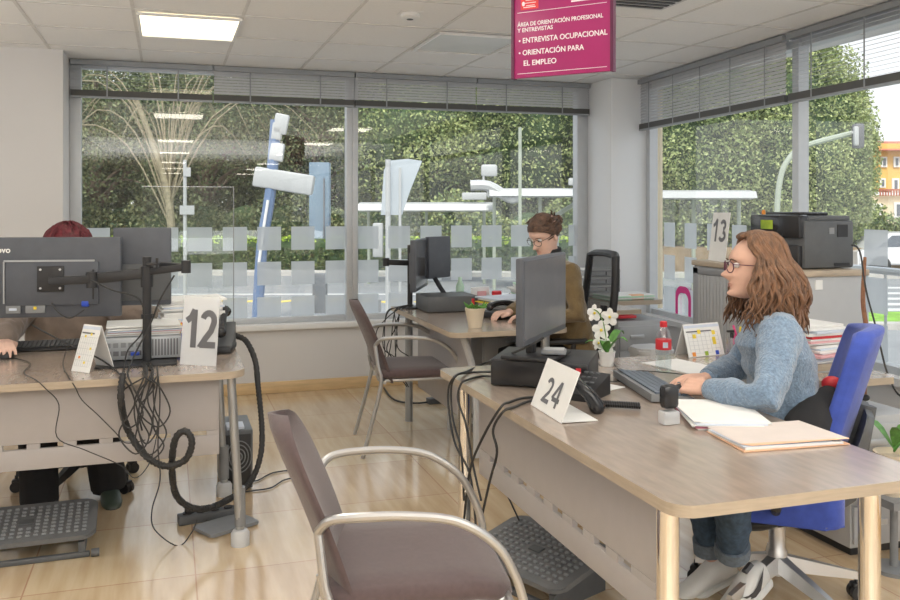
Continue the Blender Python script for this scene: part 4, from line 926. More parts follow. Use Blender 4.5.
# folder
t = thing('paper_folder', (1.64,2.07,ZT), 'peach cardboard folder with papers at the desk edge', 'folder', -.10)
b = MB(); b.prism([(-.16,-.11),(.17,-.10),(.16,.12),(-.15,.11)], .001, .004, 'folder_orange'); b.build('lower_cover', t, world=False)
b = MB(); b.box((0,.0,.008),(.30,.20,.007),'paper'); b.box((-.02,-.01,.0125),(.27,.18,.002),'paper_blue'); b.build('sheets', t, world=False)
b = MB(); b.add([(-.155,-.08,.016),(.165,-.10,.020),(.16,.12,.016),(-.145,.115,.014)], [(0,1,2,3)], 'folder_cream'); b.add([(-.155,-.08,.0165),(-.13,-.10,.015),(.165,-.105,.019),(.165,-.10,.0205)],[(0,1,2,3)],'folder_orange'); b.build('upper_cover', t, world=False, flat=True)
# stamped small paper under hands/ bottle
b = MB(); q = onz(688,368,ZT); b.box((q.x,q.y+.03,ZT+.002),(.2,.29,.003),'paper',rot=RZ(.2)); tag(b.build('paper_sheet'), 'white sheet between the bottle and the clasped hands', 'paper')
b = MB(); q = onz(605,388,ZT); b.box((q.x,q.y,ZT+.002),(.12,.09,.002),'paper',rot=RZ(.4)); tag(b.build('paper_slip'), 'small white slip on the desk below the orchid pot', 'paper')
# wing desk behind woman, papers, pedestal with mug
wd = thing('wing_desk', (2.7,2.85,0), 'light wood desk return behind the blue chair holding paper piles', 'desk')
b = MB(); b.prism([(2.46,2.80),(2.80,2.80),(2.84,2.84),(2.84,2.965),(2.46,2.965)], ZT-TH_T-.03, ZT-.03, 'desk_top', side='desk_edge'); b.build('desktop', wd)
pc = onz(829,380,ZT)
sheet_stack('paper_pile', (2.665,3.13), .22, .26, .2, 8, 'lower messy pile of papers behind the blue chair', ['paper','paper_blue','paper','paper_pink','paper'], th=.009, jit=.02)
sheet_stack('file_stack', (2.66,3.14), .20, .25, .1, 8, 'upper stack of red-edged files behind the blue chair', ['paper','paper_pink','paper','red','paper','paper_blue','paper'], zz=ZT+.075, th=.010, jit=.012)
ped = pedestal(2.58,2.90,2.80,3.22,.56,'grey drawer pedestal below the black mug right of the blue chair',3)
q = Vector((2.70,2.88,.56)); t = thing('microphone', q, 'small black gadget on the grey pedestal right of the blue chair', 'gadget')
b = MB(); b.lathe([(.02,0),(.02,.01),(.006,.014),(.006,.05)], 'grey_metal', q, 12); b.build('stem', t); b = MB(); b.ell(q+Vector((-.01,0,.065)),(.022,.02,.018),'black'); b.ell(q+Vector((.03,0,.055)),(.02,.016,.014),'black'); b.build('head', t)
# plant at right edge
q = Vector((3.04,2.98,.42)); q = at(894,452,3.35); t = thing('potted_plant', q, 'green-leaved potted plant at the right edge of the photo', 'plant')
b = MB(); b.lathe([(.05,-.16),(.075,0),(.07,0),(.06,-.02),(0,-.02)], 'pot_cream', q); b.build('pot', t)
b = MB()
for k in range(11):
    a = k*2.1; d = Vector((cos(a),sin(a),0)); s = Vector((-d.y,d.x,0)); L = .09+.02*(k%3); P = [q+d*L*u+Vector((0,0,.10*sin(u*2.0)+.01*k%.03)) for u in np.linspace(0,1,6)]; V = []
    for p, w in zip(P,(.004,.02,.03,.03,.02,.002)): V += [p-s*w,p+s*w]
    b.add(V, [(2*i,2*i+1,2*i+3,2*i+2) for i in range(5)], 'leaf_small')
b.build('leaves', t)
b = MB(); b.box((q.x,q.y,q.z-.175),(.18,.18,.03),'mid_grey'); b.cyl((q.x,q.y,0),(q.x,q.y,q.z-.18),.015,'mid_grey'); b.lathe([(.08,0),(.08,.015),(.02,.02)],'mid_grey',(q.x,q.y,0)); tag(b.build('plant_stand'), 'grey stand under the green plant at the right edge', 'stand')
b = MB(); b.tube([at(864,372,3.9), at(867,335,3.9), at(863,300,3.9), at(865,257,3.9)], [.012,.011,.010,.007], 'wood_stick', 7, sm=5)
b.tube([at(864,372,3.9), Vector((*at(864,372,3.9).xy,.02))], .012, 'wood_stick', 7); tag(b.build('wooden_stick'), 'thin brown wooden stick standing right of the grey cabinet', 'stick')
# waste bin-like box behind the bottle
q = onz(650,362,.35); t = thing('paper_shredder', (3.0,5.0,0), 'white rounded bin with a dark slot behind the water bottle', 'bin')
b = MB(); b.prism(rrect(2.88,3.12,4.9,5.1,.05), .0, .44, 'white_plastic', bev=.01); b.build('body', t); b = MB(); b.prism(rrect(2.87,3.13,4.89,5.11,.06), .44, .49, 'white_plastic', bev=.015); b.build('lid', t); b = MB(); b.bb(3.03,3.07,4.895,4.9,.2,.42,'black'); b.build('slot', t)
# ---------------------------------------------------------------- left desk: arms, monitors, items
pole = onz(147,363,ZT)
t = thing('monitor_arm_stand', (pole.x,pole.y,ZT), 'black pole stand with arms holding the left desk monitors', 'monitor stand')
b = MB(); b.cyl((pole.x,pole.y,ZT),(pole.x,pole.y,at(147,257,pole.dot(Vector((DX,DY,0)))).z),.018,'black',16); b.build('pole', t)
b = MB(); b.prism(rrect(pole.x-.20,pole.x+.12,pole.y-.10,pole.y+.06,.02), ZT+.001, ZT+.008, 'black', bev=.002); b.build('base_plate', t)
Dp = pole.dot(Vector((DX,DY,0)))
b = MB(); b.cyl(at(147,282,Dp)-Vector((0,0,.02)),at(147,266,Dp),.026,'black',14); b.build('clamp', t); b = MB(); b.cyl(at(147,318,Dp),at(147,314,Dp),.024,'black',14); b.build('collar', t); b = MB(); b.box(at(153,264,Dp-.03),(.05,.02,.012),'black',.003); b.cyl(at(157,258,Dp-.03),at(157,268,Dp-.03),.006,'black',8); b.build('clamp_lever', t)
b = MB(); A = at(147,273,Dp); B = at(92,279,Dp-.05); Cc = at(50,281,Dp-.03); 
def bar(mb, a, c, w, h, m): 
    d = (c-a); T = basis((a+c)/2, d, (0,0,1)); k = MB(); k.box((0,0,0),(d.length,h,w),m,.006); xf(k,T); mb.add(k.v,k.f,m)
bar(b, A, B, .03, .044, 'black'); bar(b, B+Vector((0,-.02,0)), Cc+Vector((0,-.02,.0)), .03, .034, 'black'); b.cyl(B-Vector((0,.01,.035)),B-Vector((0,.01,-.03)),.022,'black',14); b.build('left_arm', t)
b = MB(); A2 = at(147,272,Dp); B2 = at(186,267,Dp-.02); bar(b, A2, B2, .03, .03, 'black'); b.cyl(B2-Vector((0,0,.025)),B2+Vector((0,0,.028)),.02,'black',14); bar(b, B2, B2+Vector((-.10,.14,0)), .028, .028, 'black'); b.build('right_arm', t)
# left monitor (back view)
DL = Dp+.06; cl_ = at(54,277.5,DL)
mL, TL = monitor('large dark monitor seen from behind at the left edge', cl_+Vector((0,.04,0)), (-RX-.0,-RY*.55,0), .56, .345, .03, back_detail=0)
TLb = TL @ RY_(pi)   # looking at the back: x right, y up, z toward the viewer (through housing)
def onback(name, b, parent, lab=None): xf(b, TLb); o = b.build(name, parent); tag(o, lab); return o
b = MB(); b.box((.0,-.025,.036),(.38,.19,.014),'monitor_back',.006); onback('rear_cover', b, mL)
b = MB(); b.box((-.01,.072,.044),(.37,.008,.004),'grey_metal'); b.box((-.195,-.02,.044),(.006,.18,.004),'grey_metal'); onback('trim_line', b, mL)
b = MB(); b.box((-.005,-.005,.047),(.11,.11,.006),'black',.003); 
for x,y in ((-.045,.035),(.035,.035),(-.045,-.045),(.035,-.045)): b.cyl((x,y,.05),(x,y,.054),.005,'lt_grey',8)
onback('mount_plate', b, mL)
b = MB(); b.box((-.16,-.135,.034),(.06,.035,.01),'mid_grey',.003); b.box((-.07,-.135,.034),(.08,.035,.01),'mid_grey',.003); b.box((-.16,-.135,.04),(.03,.01,.004),'paper_blue'); b.box((-.07,-.13,.04),(.012,.012,.004),'yellow'); onback('port_panel', b, mL)
b = MB(); b.box((.135,-.115,.036),(.03,.025,.02),'blue_plastic',.004); tag(onback('cable_plug', b, mL), 'blue cable plug')
b = MB(); b.box((.215,-.0,.034),(.006,.03,.01),'black'); b.box((.17,-.03,.045),(.006,.13,.006),'black'); onback('cable_hook', b, mL)
text_mesh('lenovo', .036, 'paper', TLb @ Matrix.Translation((-.222,.118,.0305)), off=.02, name='lettering', parent=mL)
# right monitor
mR, TR = monitor('second dark monitor behind the black pole on the left desk', at(143,266,Dp+.22), (-1,.10,0), .245, .345, .03)
xf_ = TR @ RY_(pi); b = MB(); b.box((-.0,-.07,.036),(.245,.16,.012),'dark_grey',.004); xf(b,xf_); b.build('rear_cover', mR)
# docking / small printer lying on desk
q0 = onz(98,365,ZT); t = thing('computer_case', (-.12,4.0,ZT), 'grey slotted computer case lying behind the black pole', 'computer')
mat('case_silver', (.40,.42,.44), .4, .3)
X0,X1,Y0,Y1 = -.27,.055,3.93,4.22
b = MB(); b.bb(X0,X1,Y0,Y1,ZT+.012,ZT+.105,'case_silver',.005); b.build('case', t)
b = MB()
for k in range(9): b.bb(X0+.205+.0125*k,X0+.211+.0125*k,Y0-.003,Y0+.001,ZT+.025,ZT+.095,'ink_grey')
b.build('vent_slots', t, flat=True); b = MB()
for k in range(5): b.bb(X0+.02+.03*k,X0+.042+.03*k,Y0-.003,Y0+.001,ZT+.03,ZT+.05,'ink_grey'); b.bb(X0+.02+.03*k,X0+.04+.03*k,Y0-.003,Y0+.001,ZT+.065,ZT+.085,'mid_grey')
b.build('ports', t, flat=True); b = MB(); b.bb(X0+.12,X0+.155,Y0-.012,Y0,ZT+.03,ZT+.045,'blue_plastic',.002); b.build('blue_plug', t)
for x in (X0+.03,X1-.03): b = MB(); b.bb(x-.012,x+.012,Y0+.03,Y1-.03,ZT,ZT+.012,'black'); b.build('foot', t)
sheet_stack('paper_pile', (-.10,4.08), .30, .24, .05, 9, 'pale papers with a red top lying on the slotted computer case', ['paper','folder_cream','paper','paper_pink','paper_blue','paper'], zz=ZT+.106, th=.005, jit=.012)
# pens blue cup left desk
q = Vector((.075,4.02,ZT)); 
pen_cup(onz(175,357,ZT), 'blue_plastic', 'blue pen cup beside the 12 sign', ((.5,'red'),(2.2,'orange'),(3.4,'blue_plastic'),(4.6,'black'),(5.6,'yellow'),(1.4,'paper')), .032, .10)
# paper piles far right of desk 12
sheet_stack('paper_pile', (.10,4.27), .27, .22, .1, 26, 'tall pile of white papers behind the 12 sign', ['paper','paper','lt_grey','paper','paper_blue','paper'], th=.0095, jit=.012)
# phone on left desk
q = onz(231,343,ZT); t = thing('desk_phone', (q.x-.02,q.y+.0,ZT), 'black desk phone between the 12 sign and the clear screen', 'telephone', -.2)
q = Vector((.235,4.12,ZT))
t.location = q
b = MB(); b.bb(-.055,.055,-.1,.1,.001,.03,'black',.008); b.add([(-.05,-.05,.03),(.05,-.05,.03),(.05,.1,.03),(-.05,.1,.03),(-.05,.0,.045),(.05,.0,.045),(.05,.1,.12),(-.05,.1,.12)],[(4,5,6,7),(0,1,5,4),(1,2,6,5),(2,3,7,6),(3,0,4,7)],'dark_grey'); b.build('base', t, world=False)
b = MB(); b.tube([(-.0,-.03,.09),(-.0,.0,.115),(0,.05,.15),(0,.10,.175),(.0,.13,.165)],[.026,.02,.016,.02,.026],'black_gloss',12,sm=3,round_end=True); b.build('handset', t, world=False)
# mouse
def mouse(q, rz, label, m='black'):
    t = thing('computer_mouse', (q[0],q[1],ZT), label, 'mouse', rz); b = MB(); b.ell((0,0,.008),(.055,.032,.028),m,nu=20,nv=14); b.v = [Vector((v.x,v.y,max(v.z,.002))) for v in b.v]; b.build('shell', t, world=False)
    b = MB(); b.cyl((.025,-.004,.031),(.025,.004,.031),.008,'mid_grey',10); b.build('wheel', t, world=False)
    return t
# clear screen on left desk
t = thing('clear_screen', (-.15,4.44,ZT), 'clear protective acrylic screen standing on the left desk', 'screen')
b = MB(); b.quad((-.12,4.44,ZT+.01),(.31,4.44,ZT+.01),(.31,4.44,1.50),(-.12,4.44,1.50),'acrylic_clear'); b.build('panel', t, flat=True)
b = MB(); b.bb(.308,.312,4.437,4.443,ZT,1.50,'mid_grey'); b.bb(-.12,.31,4.438,4.442,1.498,1.501,'acrylic'); b.build('edge', t)
for x in (-.02,.16): b = MB(); b.bb(x-.03,x+.03,4.40,4.466,ZT,ZT+.018,'lt_grey',.004); b.build('foot', t)
# footrests
def footrest(name, c, rz, w, d, label, tilt=.18):
    t = thing(name, (c[0],c[1],0), label, 'footrest', rz); T = Matrix.Translation((0,0,.115)) @ RX_(tilt)
    b = MB(); b.prism(rrect(-w/2,w/2,-d/2,d/2,.045), -.012, .008, 'footrest', bev=.005, T=T)
    b.build('platform', t, world=False)
    b = MB(); nx = int(w/.028); ny = int(d/.026)
    for i in range(nx-2):
        for j in range(ny-2):
            x = -w/2+(i+1.5)*w/nx; y = -d/2+(j+1.5)*d/ny
            if abs(x) < .035 and abs(y) < .03: continue
            b.box((x,y,.011),(.018,.012,.009),'mid_grey',.003,seg=1)
    xf(b,T); b.build('nub_pattern', t, world=False)
    b = MB(); b.box((0,0,.011),(.055,.035,.004),'dark_grey',.001); xf(b,T); b.build('badge', t, world=False)
    b = MB()
    for s in (-1,1): b.prism([(-d*.42,.0),(d*.42,.0),(d*.42,.10+d*.42*sin(tilt)-.02),(-d*.42,.085-d*.42*sin(tilt))], -.012, .012, 'dark_grey', T=Matrix.Translation((s*w*.40,0,0)) @ RZ(pi/2) @ RX_(pi/2))
    b.bb(-w*.46,w*.46,-d*.46,-d*.38,.0,.022,'dark_grey',.006); b.bb(-w*.4,w*.4,d*.34,d*.42,.0,.022,'dark_grey',.006); b.build('base_frame', t, world=False)
    for s in (-1,1): b = MB(); b.cyl((s*w*.47,-d*.47,.018),(s*w*.47+.03*s,-d*.47,.018),.016,'dark_grey',12); b.build('roller', t, world=False)
    return t
footrest('footrest', (1.31,2.99), atan2(-.92,.39), .50, .33, 'dark grey ribbed footrest on the floor under the 24 desk', .2)
footrest('footrest', (-.545,3.88), 0.03, .53, .29, 'dark grey ribbed footrest on the floor at the left edge', .20)
footrest('footrest', (2.02,5.25), .1, .45, .3, 'grey footrest under the window desk behind its front leg')
# power strip & plate near left desk leg
q = onz(208,520,0); t = thing('power_strip', (q.x,q.y,0), 'dark grey power strip on the floor by the left desk leg', 'power strip', .15)
b = MB(); b.bb(-.13,.13,-.03,.03,.001,.042,'dark_grey',.006); b.build('housing', t, world=False)
for k in range(4): b = MB(); b.cyl((-.09+.06*k,0,.042),(-.09+.06*k,0,.048),.02,'black',14); b.build('socket', t, world=False)
b = MB(); b.bb(-.10,-.06,-.018,.02,.046,.075,'black',.006); b.build('plug', t, world=False)
q = onz(226,525,0.01); b = MB(); b.prism(rrect(-.12,.12,-.08,.08,.012), .004, .018, 'mid_grey', bev=.004, T=Matrix.Translation((q.x,q.y,0)) @ RZ(.5)); tag(b.build('cable_floor_plate'), 'flat grey plate on the floor around the left desk foot', 'plate')
# tower PC under left desk
q = onz(243,480,0); t = thing('tower_computer', (.34,4.55,0), 'black tower computer with round fan grille under the left desk', 'computer')
X0,X1,Y0,Y1 = .245,.40,4.40,4.72
t.location = (.32,4.55,0)
b = MB(); b.bb(X0,X1,Y0,Y1,.01,.30,'pc_side',.006); b.build('case', t)
b = MB(); b.bb(X0+.01,X1-.01,Y0-.006,Y0,.015,.28,'black',.003); b.build('front_panel', t)
b = MB(); T_ = basis(((X0+X1)/2+.01,Y0-.008,.17),(1,0,0),(0,0,1))
for r in (.06,.045,.03,.015):
    P = [T_ @ Vector((r*cos(a),r*1.3*sin(a),0)) for a in np.linspace(0,2*pi,25)]; b.tube(P,.003,'mid_grey',5)
b.build('fan_grille', t); b = MB(); b.bb(X0+.03,X1-.04,Y0+.01,Y0+.12,.30,.315,'paper_blue',.003); tag(b.build('label_sheet', t), 'blue and white label')
# small thing on floor near: second grey leg foot already
# ---------------------------------------------------------------- window desk items
q = onz(410,308,ZT); Dq = q.dot(Vector((DX,DY,0)))
t = thing('monitor_arm_stand', (q.x,q.y,ZT), 'black pole stand with arms on the window desk', 'monitor stand')
b = MB(); b.cyl((q.x,q.y,ZT),at(410,245,Dq),.017,'black',14); b.build('pole', t); b = MB(); b.box((q.x+.03,q.y,ZT+.005),(.14,.14,.01),'black',.002); b.build('base_plate', t)
b = MB(); bar(b, at(410,263,Dq), at(385,262,Dq-.05), .035, .035, 'black'); b.cyl(at(386,266,Dq-.05),at(386,258,Dq-.05),.022,'black',12); b.build('left_arm', t)
b = MB(); bar(b, at(410,262,Dq), at(420,264,Dq-.1), .035, .035, 'black'); b.box(at(419,266,Dq-.1),(.05,.12,.12),'black',.006); b.build('right_arm', t)
mA, TA = monitor('slim monitor seen almost edge-on on the window desk', at(422,264,Dq-.08), (.42,.90,0), .50, .32, .035, stand=None)
b = MB(); b.box((0,-.02,-.045),(.3,.2,.03),'monitor_back',.01); xf(b,TA); b.build('rear_cover', mA)
mB, TB = monitor('second monitor with screen side showing on the window desk', at(436,257,Dq+.22), (-.80,-.60,0), .25, .28, .035)
b = MB(); c0 = onz(436,306,ZT); b.tube([at(433,275,Dq+.2), at(440,287,Dq+.05), at(446,296,Dq+.0)], .018, 'black', 8, flat=.6); b.box(at(447,293,Dq)+Vector((0,0,-.01)),(.2,.16,.012),'black',.004); b.build('stand', mB)
q = onz(443,310,ZT); t = desktop_pc('desktop_computer', (1.70,5.32), .33, .28, .10, .0, 'dark grey flat computer case on the window desk under the monitors', 'dark_grey')
q = onz(475,327.5,ZT); t = thing('potted_cactus', (q.x,q.y,ZT), 'small green plant in a cream pot on the window desk', 'plant')
b = MB(); b.lathe([(.036,.001),(.052,.09),(.055,.095),(.055,.108),(.048,.108),(.046,.09),(0,.09)], 'pot_cream', (q.x,q.y,ZT)); b.build('pot', t)
b = MB(); b.lathe([(0,.091),(.046,.0915),(.0,.094)], 'soil', (q.x,q.y,ZT)); b.build('soil', t); b = MB()
rr = random.Random(3)
for k in range(36):
    a = rr.uniform(0,2*pi); r0 = rr.uniform(0,.035); d = Vector((cos(a),sin(a),0)); p = Vector((q.x,q.y,ZT+.095))+d*r0; b.tube([p,p+d*.02+Vector((0,0,.02)),p+d*rr.uniform(.03,.045)+Vector((0,0,rr.uniform(.015,.045)))],[.004,.007,.002],'leaf_small',5)
b.build('foliage', t)
sheet_stack('paper_pile', (2.02,5.05), .30, .24, .2, 12, 'untidy pile of papers and yellow folders on the window desk', ['paper','yellow','dark_grey','paper','paper_blue','paper','paper'], th=.009, jit=.022)
sheet_stack('paper_pile', (2.35,5.35), .32, .24, -.2, 14, 'papers with a pink sheet stacked behind the seated woman in olive', ['paper','paper_green','paper','paper_pink','paper','paper'], th=.011, jit=.022)
q = at(497,292,5.3); t = thing('desk_phone', (1.88,4.88,ZT), 'black desk phone between the papers and the keyboard on the window desk', 'telephone', .4)
b = MB(); b.bb(-.09,.09,-.08,.08,.001,.04,'black',.012); b.build('base', t, world=False); b = MB(); b.tube([(-.09,-.03,.07),(-.04,-.03,.085),(.04,-.03,.085),(.09,-.03,.07)],[.024,.016,.016,.024],'black_gloss',10,sm=3,round_end=True); b.build('handset', t, world=False)
b = MB(); q = onz(468,300,ZT); b.box((1.93,5.32,ZT+.07),(.14,.02,.14),'white_plastic',.003,rot=RZ(.3)); b.box((1.935,5.30,ZT+.07),(.07,.004,.09),'paper_pink',rot=RZ(.3)); tag(b.build('picture_card'), 'small white and pink card standing on the window desk', 'card')
b = MB(); b.lathe([(.03,0),(.032,.11),(.028,.115),(0,.115)],'red',(2.03,5.28,ZT+.0)); tag(b.build('red_cup'), 'red cup beside the pink card on the window desk', 'cup')
b = MB(); b.lathe([(.025,0),(.028,.13),(.012,.17),(.012,.19),(0,.19)],'paper_green',(1.86,5.52,ZT)); tag(b.build('spray_bottle'), 'pale green bottle behind the monitors on the window desk', 'bottle')
# side table things
sheet_stack('paper_pile', (3.13,5.6), .36, .25, .05, 5, 'green folder and papers on the small table by the pillar', ['paper_green','paper','paper_green'], th=.006, jit=.01)
t = thing('letter_tray', (3.08,5.86,ZT), 'stacked clear letter trays by the pillar behind the black chair', 'tray')
for k in range(4): b = MB(); b.bb(2.94,3.2,5.76,5.98,ZT+.002+.06*k,ZT+.008+.06*k,'acrylic',.002); b.bb(2.96,3.18,5.78,5.96,ZT+.009+.06*k,ZT+.02+.06*k,'paper'); b.build('tray_shelf', t)
b = MB()
for x in (2.945,3.195):
    for y in (5.77,5.975): b.cyl((x,y,ZT),(x,y,ZT+.2),.004,'dark_grey',6)
b.build('upright', t)
b = MB(); b.box((3.18,5.5,ZT+.02),(.10,.05,.035),'folder_orange',.004); tag(b.build('small_box'), 'small orange box on the table by the pillar', 'box')
b = MB(); b.box((3.05,5.36,.0)+Vector((0,0,.62)) if False else (3.08,5.39+.1,.625),(.14,.10,.02),'red',.004); tag(b.build('stapler'), 'red stapler on the grey pedestal by the pillar', 'stapler')
# ---------------------------------------------------------------- cables
def cable(pts, r, label, m='black_rubber', sm=6, grp=None, name='cable', seg=7):
    b = MB(); b.tube(pts, r*.68, m, seg, sm=sm, round_end=True); return tag(b.build(name), label, 'cable', grp)
Dw = Dp
# desk 24 cables
def K(px,py,D): return at(px,py,D)
def dk_(px,py): return onz(px,py,ZT+.006)            # lying on a desk top
def e24(px,py,o=0): return ray(px,py,(1.03-o,0),(0,1))   # hanging down the long side of the 24 desk
def e12(px,py,o=0): return ray(px,py,(0,3.56-o),(1,0))   # hanging down the front of the left desk
cable([K(543,338,3.1),K(520,350,3.12),dk_(485,363),dk_(468,371),e24(456,376),e24(451,390),e24(453,420,.02),e24(461,450,.03),e24(464,500,.02)], .006, 'thin black cable arching off the 24 desk from the monitor')
cable([K(500,372,3.2),dk_(480,372),dk_(466,373),e24(454,377),e24(448,395,.01),e24(454,440,.02),e24(470,475,.02),e24(476,528,.02)], .006, 'black cable falling off the far corner of the 24 desk')
cable([K(500,378,3.2),dk_(484,376),dk_(470,379),e24(461,384),e24(458,400,.01),e24(466,425,.01),e24(473,465),e24(481,500)], .006, 'black cable hanging beside the chrome leg of the 24 desk')
cable([dk_(536,397),dk_(522,398),dk_(510,402),e24(501,407),e24(484,435,.03),e24(470,470,.04),e24(464,520,.02)], .0065, 'black cable curving from the 24 card down to the left')
cable([dk_(538,399),dk_(526,402),dk_(514,407),e24(503,412),e24(493,430,.01),e24(497,452),e24(490,480),e24(482,515)], .0065, 'wavy black cable hanging in front of the 24 desk panel')
cable([K(505,490,3.3),K(512,505,3.3),K(519,520,3.3)], .005, 'short black cable under the 24 desk beside the footrest')
cable([onz(612,362,ZT)+Vector((0,0,.005)),K(622,372,3.3)+Vector((0,0,0)),onz(640,372,ZT)+Vector((0,0,.005)),onz(665,374,ZT)+Vector((0,0,.006)),onz(684,377,ZT)+Vector((0,0,.01))], .003, 'thin black mouse cable running past the bottle')
cable([onz(600,376,ZT)+Vector((0,0,.004)),onz(612,383,ZT)+Vector((0,0,.004)),onz(625,378,ZT)+Vector((0,0,.004))], .003, 'thin black cable lying between the orchid and the keyboard')
# left desk cables
cable([K(92,268,Dp-.1)+Vector((0,0,-.05)),K(112,290,Dp-.12),K(140,300,Dp-.12),K(143,330,Dp-.1),K(128,350,Dp-.12),dk_(124,368),e12(122,377),e12(121,395)], .005, 'black cable looping from the left monitor down past the pole')
cable([K(32,325,Dp-.12),K(60,340,Dp-.14),K(98,358,Dp-.12),dk_(114,369),e12(122,377),e12(133,395,.02),e12(142,430,.02)], .005, 'grey-black cable crossing diagonally in front of the left monitor')
cable([K(52,303,Dp-.08),K(58,312,Dp-.1),K(70,318,Dp-.1),K(84,310,Dp-.08)], .004, 'short black cable under the left monitor mount')
cable([K(174,276,Dp-.06),K(160,300,Dp-.06),K(150,325,Dp-.05),K(136,352,Dp-.1),dk_(129,368),e12(128,376),e12(140,400,.03),e12(152,420,.03),e12(150,435,.03)], .0055, 'black cable running from the right arm down the pole')
cable([onz(14,359,ZT)+Vector((0,0,.004)),onz(30,364,ZT)+Vector((0,0,.004)),dk_(24,373),dk_(36,380),e12(46,389),e12(59,405,.01),e12(57,437,.01),e12(85,450,.03),e12(120,465,.03),e12(135,478,.03),e12(150,462,.03),e12(158,430,.02)], .003, 'thin black mouse cable hanging down the left desk front')
cable([K(68,345,Dp),onz(63,365,ZT)+Vector((0,0,.004)),dk_(68,376),e12(75,387),e12(82,400,.01),e12(98,415,.01),e12(115,432,.02),e12(126,443,.02),e12(145,440,.02)], .003, 'thin black cable hanging beside the left calendar')
rr = random.Random(11)
for i, (a_, c_) in enumerate((((138,430),24),((150,440),20),((145,418),26),((158,405),22),((135,410),18),((152,425),30))):
    x, y = a_; x0_ = 150+rr.uniform(-7,9); cable([K(x0_-2,362,Dp-.03),dk_(x0_,368),e12(x0_,376),e12(x-8+rr.uniform(-5,5),y-18,.01),e12(x-rr.uniform(8,20),y+5,.03),e12(x-2+rr.uniform(-5,5),y+c_,.04),e12(x+rr.uniform(6,16),y+c_*.3,.03),e12(x+3,y-16,.02),e12(x0_+6,377)], .0045, 'thin black cable in the tangle hanging at the left desk edge', grp='tangled cables at the left desk')
cable([dk_(157,367),e12(158,376),e12(160,400,.01),e12(158,445,.02),e12(160,480,.02),K(152,510,3.5),K(155,530,3.55),K(178,546,3.6)+Vector((0,0,.0)),K(192,532,3.62),K(197,520,3.64)], .004, 'thin black cable dropping to the floor by the power strip')
# cable spines
def spine(pts, r, label):
    b = MB(); P = catmull(pts, 12); d = 0; q = [P[0]]
    for i in range(1,len(P)):
        q.append(P[i])
    b.tube(q, r, 'black', 10); L = 0
    nxt = .012
    for i in range(1,len(q)):
        L += (q[i]-q[i-1]).length
        if L > nxt: dd = (q[i]-q[i-1]).normalized(); b.cyl(q[i]-dd*.004, q[i]+dd*.004, r*1.18, 'black_rubber', 10); nxt += .016
    return tag(b.build('cable_spine'), label, 'cable spine')
spine([e12(123,373,.02),e12(121,400,.03),K(128,430,3.40),K(145,455,3.38),K(165,466,3.38),K(185,460,3.38),K(192,442,3.38),K(185,431,3.38),K(175,440,3.38),K(172,470,3.42),K(178,498,3.5),K(200,509,3.6),K(228,500,3.75),K(250,482,3.95),K(260,458,4.0),K(262,430,4.05),K(258,385,4.1),K(255,360,4.15),K(246,341,4.2),K(236,336,4.22)], .0118, 'thick black segmented cable hose looping from the left desk to the floor')
cable([onz(205,523,.01)+Vector((0,0,.0)),onz(222,500,.01),onz(245,492,.006),onz(270,488,.006),onz(284,480,.006),onz(300,477,.006)], .005, 'black cable on the floor running right from the power strip')
cable([onz(238,478,.01),onz(255,481,.006),onz(272,473,.006),onz(292,470,.006)], .005, 'black cable on the floor beside the tower computer')
# mid desk cables
rr = random.Random(5)
for i in range(8):
    x = 388+rr.uniform(0,16); u_ = lambda q: rr.uniform(-q,q); cable([K(409+i*.6,305,5.64),K(402+u_(3),308+u_(2),5.62),K(x-4+u_(3),318+u_(6),5.6),K(x-8+u_(6),340+u_(8),5.58),K(x+u_(9),362+u_(8),5.6),K(x+6+u_(9),380+u_(8),5.6)], .005, 'thin black cable in the bundle spilling off the window desk', grp='bundle of cables at the window desk')
cable([onz(384,388,.01),onz(395,400,.01),onz(420,403,.01),onz(445,398,.01)], .010, 'thick black cable on the floor below the window desk')
q = onz(447,402,0); b = MB(); b.box((q.x,q.y,.02),(.30,.07,.04),'dark_grey',.006,rot=RZ(.1)); tag(b.build('power_strip'), 'black power strip on the floor under the window desk', 'power strip')
# printer cable on the right
cable([at(852,245,3.9),at(860,252,3.85),at(866,290,3.8),at(874,320,3.75),at(880,345,3.7),at(887,372,3.65),at(898,394,3.6),at(912,400,3.6)], .006, 'black printer cable hanging beside the wooden stick')
